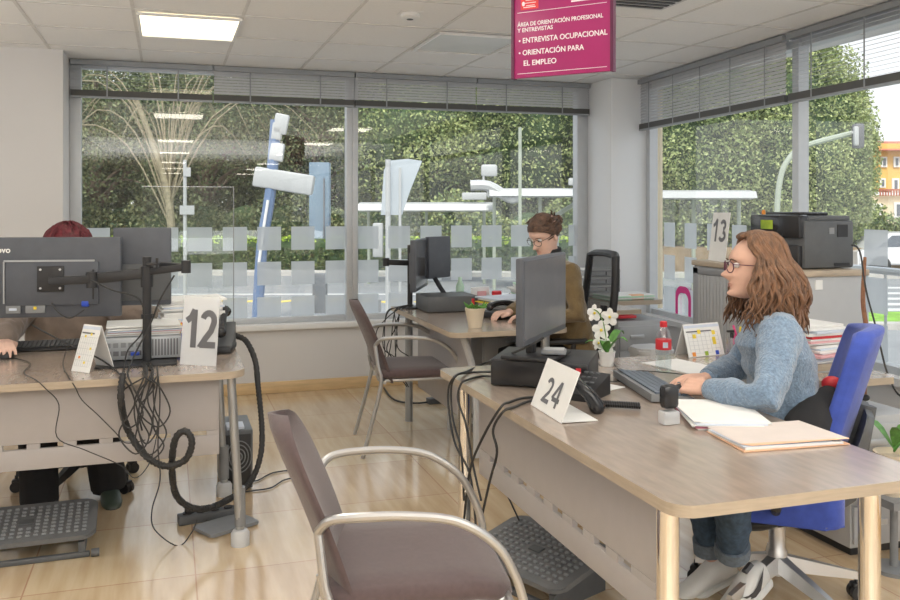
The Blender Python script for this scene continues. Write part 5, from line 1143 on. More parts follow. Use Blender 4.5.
# ================================================================ CHAIRS
def visitor_chair(label, loc, rz, grp='brown visitor armchairs'):
    t = thing('visitor_chair', loc, label, 'chair', rz, grp)
    # seat
    b = MB(); secs = []; 
    pts = rrect(-.235,.245,-.235,.235,[.10,.06,.06,.10],6)
    bm = bmesh.new(); 
    n = len(pts); rings = [(.86,.425),(.97,.435),(1.0,.450),(.985,.468),(.92,.478),(.6,.482),(.25,.481)]
    V = []; 
    for s, z in rings:
        for x, y in pts:
            xx, yy = x*s, y*s; dz = -.035*max(0,(xx-.10)/.145)**2; V.append((xx,yy,z+dz))
    bm.free()
    fs = [(i*n+k,i*n+(k+1)%n,(i+1)*n+(k+1)%n,(i+1)*n+k) for i in range(len(rings)-1) for k in range(n)]+[tuple(reversed(range(n))),tuple((len(rings)-1)*n+k for k in range(n))]
    b.add(V, fs, 'brown_fabric'); b.build('seat', t, world=False, angle=60)
    # backrest: curved padded shell
    b = MB(); NU, NV = 15, 14
    def bp(u, v, th):  # u -1..1 across, v 0..1 up
        wtop = .235*(1-.10*v)*(1 if v < .62 else sqrt(max(0,1-((v-.62)/.385)**2.2)))*(1 if v > .12 else sqrt(max(0,1-((.12-v)/.14)**2))*.25+.75)
        y = u*wtop; x = -.185-.182*v+.012*sin(v*pi); x += .045*(u*u)*1.0; z = .40+.458*v; edge = max(abs(u)**4, (1-v)**12, v**14)
        return (x+th*(1-.75*edge)-.01, y, z)
    F1 = [bp(-1+2*i/NU, j/NV, .022) for j in range(NV+1) for i in range(NU+1)]; F2 = [bp(-1+2*i/NU, j/NV, -.018) for j in range(NV+1) for i in range(NU+1)]
    V = F1+F2; o = len(F1); W_ = NU+1
    fs = [(j*W_+i,j*W_+i+1,(j+1)*W_+i+1,(j+1)*W_+i) for j in range(NV) for i in range(NU)]; fs += [tuple(o+k for k in reversed(f)) for f in fs]
    rim = [i for i in range(NU+1)]+[j*W_+NU for j in range(1,NV+1)]+[NV*W_+i for i in range(NU-1,-1,-1)]+[j*W_ for j in range(NV-1,0,-1)]
    fs += [(rim[k],rim[(k+1)%len(rim)],rim[(k+1)%len(rim)]+o,rim[k]+o) for k in range(len(rim))]
    b.add(V, fs, 'brown_fabric'); b.build('backrest', t, world=False, angle=80)
    for s in (-1,1):
        b = MB(); b.tube([(-.250,.225*s,.62),(-.225,.255*s,.655),(-.17,.275*s,.668),(-.04,.285*s,.668),(.08,.285*s,.648),(.175,.28*s,.585),(.225,.272*s,.50),(.245,.268*s,.44)], .0115, 'chair_metal', 10, sm=6); b.build('armrest', t, world=False)
        b = MB(); b.tube([(.245,.268*s,.44),(.255,.265*s,.3),(.268,.26*s,0)], .0115, 'chair_metal', 10, sm=3); b.build('leg', t, world=False)
        b = MB(); b.tube([(-.250,.225*s,.62),(-.235,.243*s,.5),(-.22,.25*s,.41),(-.27,.255*s,.2),(-.325,.26*s,0)], .0115, 'chair_metal', 10, sm=5); b.build('leg', t, world=False)
    b = MB(); b.tube([(.22,-.267,.425),(.22,.267,.425)],.010,'chair_metal',8); b.tube([(-.2,-.25,.415),(-.2,.25,.415)],.010,'chair_metal',8); b.tube([(-.2,-.2,.415),(.23,-.2,.42)],.010,'chair_metal',8); b.tube([(-.2,.2,.415),(.23,.2,.42)],.010,'chair_metal',8); b.build('seat_frame', t, world=False)
    for s in (-1,1): b = MB(); b.tube([(-.245,.18*s,.5),(-.225,.18*s,.42),(-.19,.18*s,.415)],.010,'chair_metal',8,sm=3); b.build('back_bracket', t, world=False)
    return t
visitor_chair('large brown upholstered armchair in the foreground facing the 24 desk', (.625,2.265,0), -.16)
visitor_chair('brown upholstered armchair by the window facing the cable bundle', (1.385,4.98,0), -.12)
def office_chair(name, label, c, face, kind):
    """c: base centre, face: direction the sitter looks (angle)"""
    t = thing(name, (c[0],c[1],0), label, 'chair', face)
    met = 'chrome' if kind == 'blue' else 'black'
    for k in range(5):
        a = 2*pi*k/5+(1.04 if kind == 'blue' else .94); d = Vector((cos(a),sin(a),0)); s = Vector((-d.y,d.x,0)); V = []
        for u, w, z0, z1 in ((.03,.028,.115,.165),(.15,.022,.095,.135),(.29,.014,.075,.10)): V += [d*u-s*w+Vector((0,0,z0)), d*u+s*w+Vector((0,0,z0)), d*u+s*w*.6+Vector((0,0,z1)), d*u-s*w*.6+Vector((0,0,z1))]
        b = MB(); b.add(V, [(4*i+j,4*i+(j+1)%4,4*i+4+(j+1)%4,4*i+4+j) for i in range(2) for j in range(4)]+[(3,2,1,0),(8,9,10,11)], met); b.build('base_arm', t, world=False)
        b = MB(); p = d*.29
        for e in (-.014,.014): b.cyl(p+s*(e-.009)+Vector((0,0,.027)), p+s*(e+.009)+Vector((0,0,.027)), .027, 'black', 16)
        b.cyl(p+Vector((0,0,.03)), p+Vector((0,0,.08)), .008, 'black', 8); b.box(p+Vector((0,0,.05)),(.04,.04,.025),'black',.008,rot=RZ(a)); b.build('caster', t, world=False)
    b = MB(); b.lathe([(.035,.10),(.035,.18),(.028,.19),(.028,.27),(.020,.275),(.020,.35)], met, (0,0,0), 20); b.build('column', t, world=False)
    zs = -.075 if kind == 'blue' else 0
    b = MB(); b.box((.0,0,.40+zs),(.30,.16,.06),'black',.015); b.cyl((.05,-.18,.385+zs),(.05,-.11,.385+zs),.02,'black',12); b.ell((.10,0,.38+zs),(.13,.14,.05),'black'); b.build('mechanism', t, world=False)
    fab = 'blue_fabric' if kind == 'blue' else 'black_fabric'
    b = MB(); b.prism(rrect(-.21,.25,-.24,.24,[.1,.06,.06,.1]), .425+zs, .50+zs*.5, fab, bev=.012); b.build('seat', t, world=False)
    if kind == 'blue':
        # high upholstered back with side wings
        NV = 12; NU = 12; F1 = []; F2 = []
        for j in range(NV+1):
            v = j/NV
            for i in range(NU+1):
                u = -1+2*i/NU; w = (.22-.045*v)*(1 if v < .9 else 1-.25*((v-.9)/.1)**2); x = -.13-.165*v+.05*u*u; z = .44+.555*v-.012*u*u*v
                F1.append((x+.015,u*w,z)); F2.append((x-.045-.01*(1-u*u),u*w*.97,z))
        V = F1+F2; o = len(F1); W_ = NU+1
        fs = [(j*W_+i,j*W_+i+1,(j+1)*W_+i+1,(j+1)*W_+i) for j in range(NV) for i in range(NU)]; fs += [tuple(o+k for k in reversed(f)) for f in fs]
        rim = [i for i in range(NU+1)]+[j*W_+NU for j in range(1,NV+1)]+[NV*W_+i for i in range(NU-1,-1,-1)]+[j*W_ for j in range(NV-1,0,-1)]
        fs += [(rim[k],rim[(k+1)%len(rim)],rim[(k+1)%len(rim)]+o,rim[k]+o) for k in range(len(rim))]
        b = MB(); b.add(V, fs, fab); o_ = b.build('backrest', t, world=False, angle=50)
        md = o_.modifiers.new('bevel','BEVEL'); md.width = .018; md.segments = 3; md.limit_method = 'ANGLE'; md.angle_limit = radians(50)
        b = MB(); b.tube([(-.05,0,.41),(-.20,0,.40),(-.24,0,.50),(-.29,0,.72)], [.03,.03,.028,.02], 'dark_grey', 10, sm=4, flat=1.6); b.prism(rrect(-.17,.17,0,.26,.05), -.012, .012, 'dark_grey', bev=.004, T=Matrix.Translation((-.215,0,.46)) @ RY_(-.30) @ RZ(pi/2) @ RX_(pi/2)); b.build('back_support', t, world=False)
        for s in (-1,1): b = MB(); b.tube([(0,.2*s,.41),(.0,.29*s,.42),(-.02,.295*s,.60)], .016, 'black', 8, sm=3); b.box((.02,.29*s,.615),(.22,.06,.028),'black',.012); b.build('armrest', t, world=False)
    else:
        W2 = .215; NV = 10; L_, R_ = [], []
        for j in range(NV+1): v = j/NV; x = -.22-.10*v+.06*sin(v*pi)*-.3; z = .46+.64*v; w = W2*(.88+.12*sin(v*pi)); L_.append(Vector((x,-w,z))); R_.append(Vector((x,w,z)))
        b = MB(); b.tube(L_+[Vector((-.335,-.14,1.115)),Vector((-.34,0,1.12)),Vector((-.335,.14,1.115))]+R_[::-1]+[L_[0]], .02, 'black', 8, flat=1.3); b.build('back_frame', t, world=False)
        b = MB(); V = []; NU = 8
        for j in range(NV+1):
            for i in range(NU+1): u = i/NU; p = L_[j].lerp(R_[j],u); V.append(p+Vector((-.035*sin(u*pi),0,0)))
        b.add(V, [(j*(NU+1)+i,j*(NU+1)+i+1,(j+1)*(NU+1)+i+1,(j+1)*(NU+1)+i) for j in range(NV) for i in range(NU)], 'mesh_black'); b.build('mesh_panel', t, world=False)
        b = MB(); b.tube([(-.05,0,.41),(-.26,0,.42),(-.30,0,.52),(-.33,0,.8)], [.028,.028,.022,.015], 'black', 8, sm=3, flat=1.5); b.build('back_support', t, world=False)
        for s in (-1,1): b = MB(); b.tube([(0,.2*s,.41),(.0,.27*s,.42),(-.02,.275*s,.62)], .016, 'black', 8, sm=3); b.box((.02,.275*s,.635),(.24,.07,.03),'black',.012); b.build('armrest', t, world=False)
    return t
mat('mesh_black', (.02,.02,.022), .8, alpha=.72)
office_chair('office_chair', 'blue upholstered swivel chair under the woman in the blue sweater', (2.06,2.585), radians(141), 'blue')
office_chair('office_chair', 'black mesh-backed swivel chair behind the woman in olive', (2.20,4.78), radians(180-4), 'mesh')
office_chair('office_chair', 'black swivel chair whose casters show under the left desk', (-.42,4.72), radians(-92), 'mesh')
# red bag/cushion between sweater and chair
b = MB(); b.ell(at(832,384,3.02),(.018,.035,.028),'red',T=RZ(.9)); tag(b.build('red_cloth'), 'red cloth tucked between the sweater and blue chair', 'cloth')
b = MB(); 
# ================================================================ PEOPLE
def V3(*a): return Vector(a)
def head_mesh(mb, T, m, s=1.0):
    tab = [(-.118,.045,.012,.014),(-.113,.081,.000,.030),(-.102,.092,-.020,.042),(-.090,.0845,-.040,.050),(-.078,.082,-.055,.056),(-.066,.084,-.065,.060),(-.054,.084,-.072,.063),(-.042,.085,-.078,.066),(-.028,.083,-.083,.068),(-.012,.081,-.088,.070),(.0,.081,-.092,.0715),(.012,.0855,-.095,.073),(.026,.088,-.098,.0745),(.045,.080,-.100,.076),(.065,.066,-.097,.073),(.083,.047,-.087,.064),(.099,.024,-.068,.048),(.110,.003,-.044,.028),(.116,-.004,-.020,.010)]
    A = np.array(tab); zs = np.linspace(-.118,.116,62); NS = 64; vs = []
    for z in zs:
        f, bk, w = (np.interp(z, A[:,0], A[:,k]) for k in (1,2,3)); cx = (f+bk)/2; a = (f-bk)/2
        for k in range(NS):
            ph = 2*pi*k/NS; cp, sp = cos(ph), sin(ph); x = math.copysign(abs(cp)**.92, cp)*a+cx; y = math.copysign(abs(sp)**.92, sp)*w
            if cp > 0:
                g = lambda c, s_: math.exp(-((z-c)/s_)**2); gy = lambda c, s_: math.exp(-((y-c)/s_)**2)
                nose = .0
                if -.058 < z < .012: u = (z+.058)/.070; nose = (.033*math.exp(-((u-.28)/.22)**2)+.013*math.exp(-((u-.62)/.28)**2))
                x += nose*gy(0,.010+.006*math.exp(-((z+.038)/.012)**2))
                x -= .010*g(-.001,.012)*(gy(.031,.015)+gy(-.031,.015))
                x += .004*g(-.066,.0055)*gy(0,.019)+.004*g(-.077,.006)*gy(0,.016)-.0015*g(-.0715,.0025)*gy(0,.022)
                x += .005*g(-.105,.010)*gy(0,.018)-.004*g(-.09,.006)*gy(0,.02); x += .004*g(.017,.006)*(gy(.028,.018)+gy(-.028,.018))
            vs.append(Vector((x*s,y*s,z*s)))
    n = len(zs); fs = [(i*NS+k,i*NS+(k+1)%NS,(i+1)*NS+(k+1)%NS,(i+1)*NS+k) for i in range(n-1) for k in range(NS)]+[tuple(reversed(range(NS))),tuple((n-1)*NS+k for k in range(NS))]
    mb.add(vs, fs, m, T)
    for sg in (-1,1):
        mb.ell(T @ V3(-.008*s,.073*s,-.012*s) if sg>0 else T @ V3(-.008*s,-.073*s,-.012*s), (.016*s,.009*s,.031*s), m, T.to_3x3().to_4x4() @ RZ(sg*.35), 10, 10)
def hand(mb, W, d, up, side, curl, m, s=1.0, spread=.10, thumb_in=1.0):
    """W wrist, d pointing direction, up = back of the hand, side: +1 thumb on the d x up side"""
    d = d.normalized(); up = (up-d*up.dot(d)).normalized(); t = d.cross(up)*side
    Lm = .085*s
    for k, off in enumerate((.030,.011,-.009,-.027)):
        mb.tube([W+t*off*.5*s, W+d*Lm*.6+t*off*.9*s, W+d*Lm+t*off*s], [.016*s,.014*s,.011*s], m, 8, round_end=True)
    lens = (.075,.083,.077,.060)
    for k, off in enumerate((.030,.010,-.010,-.029)):
        p = W+d*Lm+t*off*s; dr = (d+t*(spread*(1.5-k)*.6)).normalized(); L = lens[k]*s; P = [p]; a = 0; 
        for j, fr in enumerate((.46,.31,.23)):
            a += curl[k]*(.9,1.1,.7)[j]; v = dr*cos(a)-up*sin(a); p = p+v*L*fr; P.append(p)
        mb.tube(P, [.0095*s,.0088*s,.008*s,.0068*s], m, 8, round_end=True)
    p0 = W+d*.022*s+t*.022*s; P = [p0, p0+(t*.75+d*.55-up*.2).normalized()*.036*s, p0+(t*.75+d*.55-up*.2).normalized()*.036*s+(d*.9+t*(.35-.6*thumb_in)-up*.3).normalized()*.032*s]
    P.append(P[-1]+(d*.9+t*(.0-.6*thumb_in)-up*.35).normalized()*.024*s); mb.tube(P, [.014*s,.0115*s,.0095*s,.0075*s], m, 8, round_end=True)
def bake(mb, name, parent, voxel, smooth=4, label=None, root=False, disp=None, loc=None, sub=0):
    o = mb.build('tmp_'+name, None, origin=loc if loc is not None else (0,0,0))
    r = o.modifiers.new('r','REMESH'); r.mode = 'VOXEL'; r.voxel_size = voxel; r.use_smooth_shade = True
    if smooth: sm_ = o.modifiers.new('s','SMOOTH'); sm_.iterations = smooth; sm_.factor = .5
    bpy.context.view_layer.update(); dg = bpy.context.evaluated_depsgraph_get(); me = bpy.data.meshes.new_from_object(o.evaluated_get(dg)); 
    L0 = o.location.copy(); bpy.data.objects.remove(o)
    if disp:
        co = np.empty(len(me.vertices)*3); me.vertices.foreach_get('co', co); co = co.reshape(-1,3); no = np.empty(len(me.vertices)*3); me.vertices.foreach_get('normal', no); no = no.reshape(-1,3)
        dv = np.array([disp(Vector(c)+L0, Vector(n_)) for c, n_ in zip(co, no)]); co = co+no*dv[:,None]; me.vertices.foreach_set('co', co.ravel())
    me.name = name; me.polygons.foreach_set('use_smooth', [True]*len(me.polygons)); me.update()
    if len(me.materials) == 0:
        me.materials.append(M[mb.mats[0]])
    me.materials.clear(); me.materials.append(M[mb.mats[0]]); me.polygons.foreach_set('material_index', [0]*len(me.polygons))
    ob = bpy.data.objects.new(name, me); C.objects.link(ob)
    if parent is not None:
        me.transform(WM(parent).inverted() @ Matrix.Translation(L0)); ob.parent = parent
    else: ob.location = L0
    if label: ob['label'] = label
    return ob
def paint(ob, m, test):
    """give the faces whose world centre passes test another material"""
    ob.data.materials.append(M[m]); k = len(ob.data.materials)-1; T = WM(ob)
    for p in ob.data.polygons:
        if test(T @ p.center): p.material_index = k
def folds(amp, f, seed, f2=1):
    def d(p, n): q = Vector((p.x*f, p.y*f, p.z*f*f2))+Vector((seed,seed,0)); return amp*(noise.noise(q)+.5*noise.noise(q*2.1))
    return d
def face_bits(root, T, s=1.0, glasses=None, look=V3(1,0,-.1), brow='hair_brown', lips='lips'):
    b = MB()
    for sg in (-1,1): b.ell(T @ V3(.073*s,.031*s*sg,-.001*s), (.0115*s,.0135*s,.0095*s), 'eye_white', T.to_3x3().to_4x4(), 12, 8); b.ell(T @ V3(.0835*s,.031*s*sg,-.002*s), (.002*s,.0055*s,.0055*s), 'eye_dark', T.to_3x3().to_4x4(), 10, 6)
    b.build('eyes', root)
    b = MB()
    for sg in (-1,1): b.tube([T @ V3(.0905*s,.016*s*sg,.014*s), T @ V3(.0905*s,.031*s*sg,.019*s), T @ V3(.078*s,.050*s*sg,.013*s)], [.002,.0028,.0015], brow, 6, sm=3)
    b.build('eyebrows', root)
    b = MB(); b.tube([T @ V3(.077*s,-.021*s,-.0715*s), T @ V3(.0885*s,-.010*s,-.068*s), T @ V3(.0905*s,0,-.069*s), T @ V3(.0885*s,.010*s,-.068*s), T @ V3(.077*s,.021*s,-.0715*s)], [.0005,.0012,.0015,.0012,.0005], 'lips', 7, sm=3)
    b.tube([T @ V3(.078*s,-.018*s,-.0735*s), T @ V3(.0885*s,-.008*s,-.077*s), T @ V3(.090*s,0,-.078*s), T @ V3(.0885*s,.008*s,-.077*s), T @ V3(.078*s,.018*s,-.0735*s)], [.0005,.0014,.0017,.0014,.0005], 'lips', 7, sm=3); b.build('lips', root)
    if glasses:
        g = MB()
        for sg in (-1,1):
            P = [T @ V3((.100-.010*abs(cos(a)*.5+.5)*(1 if True else 0))*s, (.032+.025*cos(a))*sg*s, (-.009+.019*sin(a))*s) for a in np.linspace(0,2*pi,21)]
            g.tube(P, .0017*s, glasses, 6); g.tube([T @ V3(.092*s,.057*sg*s,.002*s), T @ V3(.05*s,.078*sg*s,.002*s), T @ V3(-.012*s,.080*sg*s,.0*s)], .0017*s, glasses, 6)
        g.tube([T @ V3(.1*s,-.008*s,0), T @ V3(.103*s,0,.003*s), T @ V3(.1*s,.008*s,0)], .0015*s, glasses, 6)
        tag(g.build('glasses', root), None)
def headT(c, yaw, pitch, roll=0): return Matrix.Translation(c) @ RZ(yaw) @ RY_(pitch) @ RX_(roll)
def torso(mb, P, m):
    """P list of (centre, facing yaw, half width, half depth)"""
    secs = []
    for c, yaw, w, d in P: f = V3(cos(yaw),sin(yaw),0); s_ = V3(-sin(yaw),cos(yaw),0); secs.append((c, s_, f, w, d))
    # orient sections along spine
    out = []
    for i,(c,s_,f,w,d) in enumerate(secs):
        t = (secs[min(i+1,len(secs)-1)][0]-secs[max(i-1,0)][0]).normalized(); ff = (f-t*f.dot(t)).normalized(); out.append((c,s_,ff,w,d))
    mb.loft(out, m, 24, 2.3)
# ---------------- woman in the blue sweater
yw = radians(180-30); f = V3(cos(yw),sin(yw),0); sd = V3(-sin(yw),cos(yw),0)   # sd = her left
# her left side is toward the camera
if sd.y > 0: nearS = -sd
else: nearS = sd
HC = V3(1.967,2.585,1.196)
pel = V3(2.085,2.585,.53); che = V3(2.02,2.555,.86); nb = V3(2.01,2.56,1.02)
hipN = pel+nearS*.09; hipF = pel-nearS*.09
shN = nb+nearS*.165+V3(0.01,0,-.045); shF = nb-nearS*.165+V3(.01,0,-.045)
elN = V3(1.775,2.285,.80); wrN = V3(1.715,2.50,.792); elF = V3(2.06,2.80,.80); wrF = V3(1.85,2.70,.785)
def leg_pts(h, k, a): return [h, h.lerp(k,.5)+V3(0,0,.01), k, k.lerp(a,.35)+V3(0,0,0), a]
kN = V3(1.76,2.42,.50); aN = V3(1.87,2.58,.19); kF = V3(1.80,2.68,.50); aF = V3(1.88,2.72,.14)
b = MB(); TH_ = headT(HC, radians(180-20), -.03); head_mesh(b, TH_, 'skin')
b.tube([HC+V3(.03,0,-.05), HC.lerp(nb,.55)+V3(.015,0,-.01), nb+V3(0,0,-.03)], [.055,.05,.06], 'skin', 14, round_end=True)
torso(b, [(pel,yw,.12,.08),(che+V3(.05,0,-.15),yw,.10,.06),(che+V3(.03,0,0),yw,.12,.065),(nb+V3(0,0,-.05),yw,.11,.06)], 'skin')
for S,E,Wr in ((shN,elN,wrN),(shF,elF,wrF)): b.tube([nb+V3(0,0,-.05),S,S.lerp(E,.5),E,E.lerp(Wr,.5),Wr], [.05,.048,.040,.034,.031,.024], 'skin', 10, round_end=True)
for h,k,a in ((hipN,kN,aN),(hipF,kF,aF)): b.tube(leg_pts(h,k,a), [.075,.062,.045,.045,.032], 'skin', 10, round_end=True)
hand(b, wrN+(wrN-elN).normalized()*.01, V3(-.35,.92,-.02), V3(-.55,-.2,.8), 1, (.75,.85,.9,.95), 'skin', .92)
hand(b, wrF+(wrF-elF).normalized()*.01, V3(-.93,-.1,.0), V3(0,-.15,1), 1, (.35,.4,.45,.5), 'skin', .92)
w1 = bake(b, 'person', None, .0042, 2, loc=(2.1,2.55,0)); tag(w1, 'seated woman in blue sweater with wavy auburn hair typing at the 24 desk', 'person')
face_bits(w1, TH_, 1, 'magenta_dark')
# sweater
b = MB(); torso(b, [(pel+V3(.0,0,-.03),yw,.175,.135),(pel+V3(-.01,0,.06),yw,.17,.14),(che+V3(.05,0,-.18),yw,.160,.125),(che+V3(.04,0,-.08),yw,.165,.115),(che+V3(.03,0,0),yw,.175,.108),(che+V3(-.02,0,.09),yw,.17,.115),(nb+V3(.005,0,-.035),yw,.12,.085),(nb+V3(0,0,.012),yw,.062,.062)], 'sweater')
b.ell(che+f*.02+V3(0,0,-.01),(.085,.12,.085),'sweater',T=RZ(yw))
for S,E,Wr in ((shN,elN,wrN),(shF,elF,wrF)):
    b.tube([nb.lerp(S,.5)+V3(0,0,-.02),S,S.lerp(E,.45)+V3(.01,-.005,0),E+V3(.0,0,.0),E.lerp(Wr,.45),Wr-(Wr-E).normalized()*.02], [.075,.075,.064,.056,.050,.038], 'sweater', 14, round_end=True)
sw = bake(b, 'sweater', w1, .006, 4, 'heathered blue knitted sweater', disp=folds(.007,16,3))
for S,E,Wr in ((shN,elN,wrN),(shF,elF,wrF)): b = MB(); d_ = (Wr-E).normalized(); b.tube([Wr-d_*.055,Wr-d_*.02,Wr-d_*.002],[.041,.037,.033],'sweater_rib',16); b.build('ribbed_cuff', w1)
b = MB(); b.tube([nb+V3(0,0,.0),nb+V3(-.004,0,.025)],[.067,.058],'sweater_rib',20); b.build('neckband', w1)
b = MB(); torso(b, [(pel+V3(0,0,-.07),yw,.17,.13),(pel,yw,.175,.135),(pel+V3(0,0,.05),yw,.165,.13)], 'jeans')
for h,k,a in ((hipN,kN,aN),(hipF,kF,aF)): b.tube(leg_pts(h,k,a+(k-a)*.20), [.10,.083,.066,.062,.056], 'jeans', 14, round_end=True)
bake(b, 'jeans', w1, .008, 3, 'blue jeans', disp=folds(.006,20,1))
b = MB()
for k,a in ((kN,aN),(kF,aF)): d_ = (a-k).normalized(); b.tube([a-d_*.06,a-d_*.01],[.059,.061],'denim_cuff',16)
b.build('jean_cuffs', w1)
def shoe(mb, a, d, m, s=1.0, pitch=0):
    """a ankle, d toe direction"""
    d = d.normalized(); up = V3(0,0,1); up = (up-d*up.dot(d)).normalized(); sdv = d.cross(up); secs = []
    for x, z0, z1, w in ((-.075,.0,.07,.022),(-.065,-.0,.085,.032),(-.03,0,.095,.036),(.02,0,.085,.038),(.07,0,.062,.043),(.12,0,.045,.045),(.16,.002,.036,.038),(.185,.006,.022,.018)):
        secs.append((a+d*x*s+up*((z0+z1)/2-.09)*s, sdv, up, w*s, (z1-z0)/2*s))
    mb.loft(secs, m, 18, 2.6)
def sole(mb, a, d, m, s=1.0):
    d = d.normalized(); up = V3(0,0,1); up = (up-d*up.dot(d)).normalized(); sdv = d.cross(up); secs = []
    for x, w in ((-.08,.022),(-.065,.034),(-.02,.038),(.04,.040),(.09,.046),(.14,.044),(.175,.032),(.192,.012)): secs.append((a+d*x*s+up*(-.094)*s, sdv, up, w*s, .012*s))
    mb.loft(secs, m, 18, 3)
for a, d_, lab in ((aN+V3(0.02,-.05,-.04), V3(-.92,-.22,-.42), 1),(aF+V3(0,0,-.02), V3(-.9,.1,-.35), 0)):
    b = MB(); shoe(b, a, d_, 'shoe_white'); s_ = b.build('shoe', w1, angle=60); tag(s_, 'white trainer with black curved mark')
    b = MB(); sole(b, a, d_, 'shoe_white'); b.build('sole', s_)
    if lab:
        dd = d_.normalized(); up = (V3(0,0,1)-dd*dd.z).normalized(); sv = dd.cross(up); 
        if sv.dot(V3(-DX,-DY,0)) < 0: sv = -sv
        b = MB(); T_ = basis(a+sv*.041+up*(-.035)+dd*.03, dd, up)
        if (T_.to_3x3() @ V3(0,0,1)).dot(sv) < 0: T_ = T_ @ Matrix.Diagonal((1,1,-1,1))
        up_ = [(-.075,.038),(-.045,.012),(-.02,-.004),(.005,-.010),(.03,-.006),(.055,.006)]; lo = [(-.075,.038),(-.05,-.004),(-.03,-.028),(.0,-.034),(.03,-.022),(.055,.006)]
        n_ = len(up_); b.add([(x,y,-.000-.35*max(0,x-.03)*0) for x,y in up_]+[(x,y,0) for x,y in lo], [(i,i+1,n_+i+1,n_+i) for i in range(n_-1)], 'ink', T_); b.build('curved_mark', s_, flat=True)
        b = MB(); b.tube([a-dd*.03+up*.005+V3(0,0,.0),a+dd*.01-up*.0],.012,'ink',6); b.build('collar', s_)
# hair: skull cap + wavy locks
def wavy_hair(root, T, m, length, nl=230, spread=.05, s=1.0, seed=2, wave=.011, part=.012, ztilt=0, cut=62):
    rr = random.Random(seed); b = MB(); R3 = T.to_3x3(); Rinv = R3.inverted(); down = (Rinv @ V3(0,0,-1)).normalized()
    # cap
    V = []; NU, NV = 30, 12
    for j in range(NV+1):
        e = pi/2*(1-j/NV*1.15)
        for i in range(NU+1):
            c_ = radians(cut)*(1-.6*max(0,sin(e))); ph = c_+(2*pi-2*c_)*i/NU
            front = max(0,cos(ph)); r = 1.0
            p = V3(cos(e)*cos(ph)*.098*s-.006, cos(e)*sin(ph)*.083*s, .018+sin(e)*.108*s)
            V.append(p)
    b.add(V, [(j*(NU+1)+i,j*(NU+1)+i+1,(j+1)*(NU+1)+i+1,(j+1)*(NU+1)+i) for j in range(NV) for i in range(NU)], m, T)
    # front top patch
    for side in (-1,1):
        for k in range(nl//2):
            az = radians(rr.uniform(cut,180)); u0 = rr.random()
            x0 = .066-.115*min(1,(az-radians(cut))/(pi-radians(cut)))*rr.uniform(.7,1.1)
            lay = rr.uniform(0,1); rad = 1+.10*lay; P = [V3(x0, part*side*rr.uniform(.2,1), (.108+.010*lay - .45*max(0,x0-.025)))]
            for el in (55,30,8):
                e = radians(el); a2 = az*(1-.62*sin(e)*max(0,1-max(0,az-radians(84))/1.2))
                P.append(V3(cos(e)*cos(a2)*.100-.006, side*cos(e)*sin(a2)*.088, .016+sin(e)*.102)*1.0*rad)
            L = length*rr.uniform(.72,1.05)*(.85 if az < radians(75) else 1); n = 9; ph0_ = rr.uniform(0,6.28); base = P[-1]
            o_ = V3(cos(az),side*sin(az),0)
            for q in range(1,n+1):
                t = q/n; fall = down*L*t; out = o_*(spread*sin(min(1,t*1.3)*pi*.62)*(.6+.6*lay)); w_ = wave*(.4+t)
                P.append(base+fall+out+V3(.05*t*max(0,1-(az-radians(cut))/.6),0,0)+V3(cos(az+pi/2),side*sin(az+pi/2),0)*w_*sin(ph0_+t*11)+o_*w_*.8*cos(ph0_*.7+t*10))
            P = [p*s for p in P]; r0 = rr.uniform(.0045,.008)*s
            b.tube([T @ p for p in P], [r0*.5]+[r0]*4+[r0*1.15]*5+[r0*.8,r0*.5,r0*.15], m, 5, sm=2)
    return b.build('hair', root, angle=180)
hr = wavy_hair(w1, TH_, 'hair_auburn', .255, 460, .05, 1.0, cut=84)
mouse(wrF+V3(-.10,-.02,0), yw, 'black mouse under the hand of the woman in the blue sweater')
# black jacket / lumbar part behind
b = MB(); NVv=[]; b.tube([at(806,428,2.86),at(815,410,2.92),at(828,394,3.0)],[.075,.065,.035],'black_fabric',12,sm=4,round_end=True,flat=.8); tag(b.build('dark_jacket'), 'black cloth between the sweater and the blue backrest', 'jacket')
# ---------------- woman in olive by the window
yw2 = radians(180+8); f2 = V3(cos(yw2),sin(yw2),0); n2 = V3(-sin(yw2),cos(yw2),0); n2 = n2 if n2.y < 0 else -n2
HC2 = V3(2.06,4.60,1.245); pel2 = V3(2.25,4.66,.54); che2 = V3(2.17,4.64,.86); nb2 = V3(2.12,4.62,1.08)
T2_ = headT(HC2, yw2+.22, .48)
shN2 = nb2+n2*.16+V3(.01,0,-.05); shF2 = nb2-n2*.16+V3(.01,0,-.05); elN2 = V3(2.16,4.36,.80); wrN2 = V3(1.96,4.55,.78); elF2 = V3(2.10,4.95,.80); wrF2 = V3(1.92,4.78,.78)
kN2 = V3(1.90,4.58,.52); aN2 = V3(1.92,4.60,.12); kF2 = V3(1.90,4.80,.52); aF2 = V3(1.9,4.8,.12); hN2 = pel2+n2*.09; hF2 = pel2-n2*.09
b = MB(); head_mesh(b, T2_, 'skin_pale'); b.tube([HC2+V3(.03,0,-.05), HC2.lerp(nb2,.6)+V3(.01,0,0), nb2+V3(0.0,0,-.03)], [.045,.044,.05], 'skin_pale', 12, round_end=True)
torso(b, [(pel2,yw2,.13,.10),(che2+V3(.03,0,-.15),yw2,.11,.09),(che2,yw2,.13,.10),(nb2+V3(0,0,-.05),yw2,.12,.07)], 'skin_pale')
for S,E,Wr in ((shN2,elN2,wrN2),(shF2,elF2,wrF2)): b.tube([nb2+V3(0,0,-.05),S,S.lerp(E,.5),E,E.lerp(Wr,.5),Wr], [.05,.048,.040,.034,.031,.024], 'skin_pale', 10, round_end=True)
for h,k,a in ((hN2,kN2,aN2),(hF2,kF2,aF2)): b.tube(leg_pts(h,k,a), [.075,.062,.045,.045,.032], 'skin_pale', 10, round_end=True)
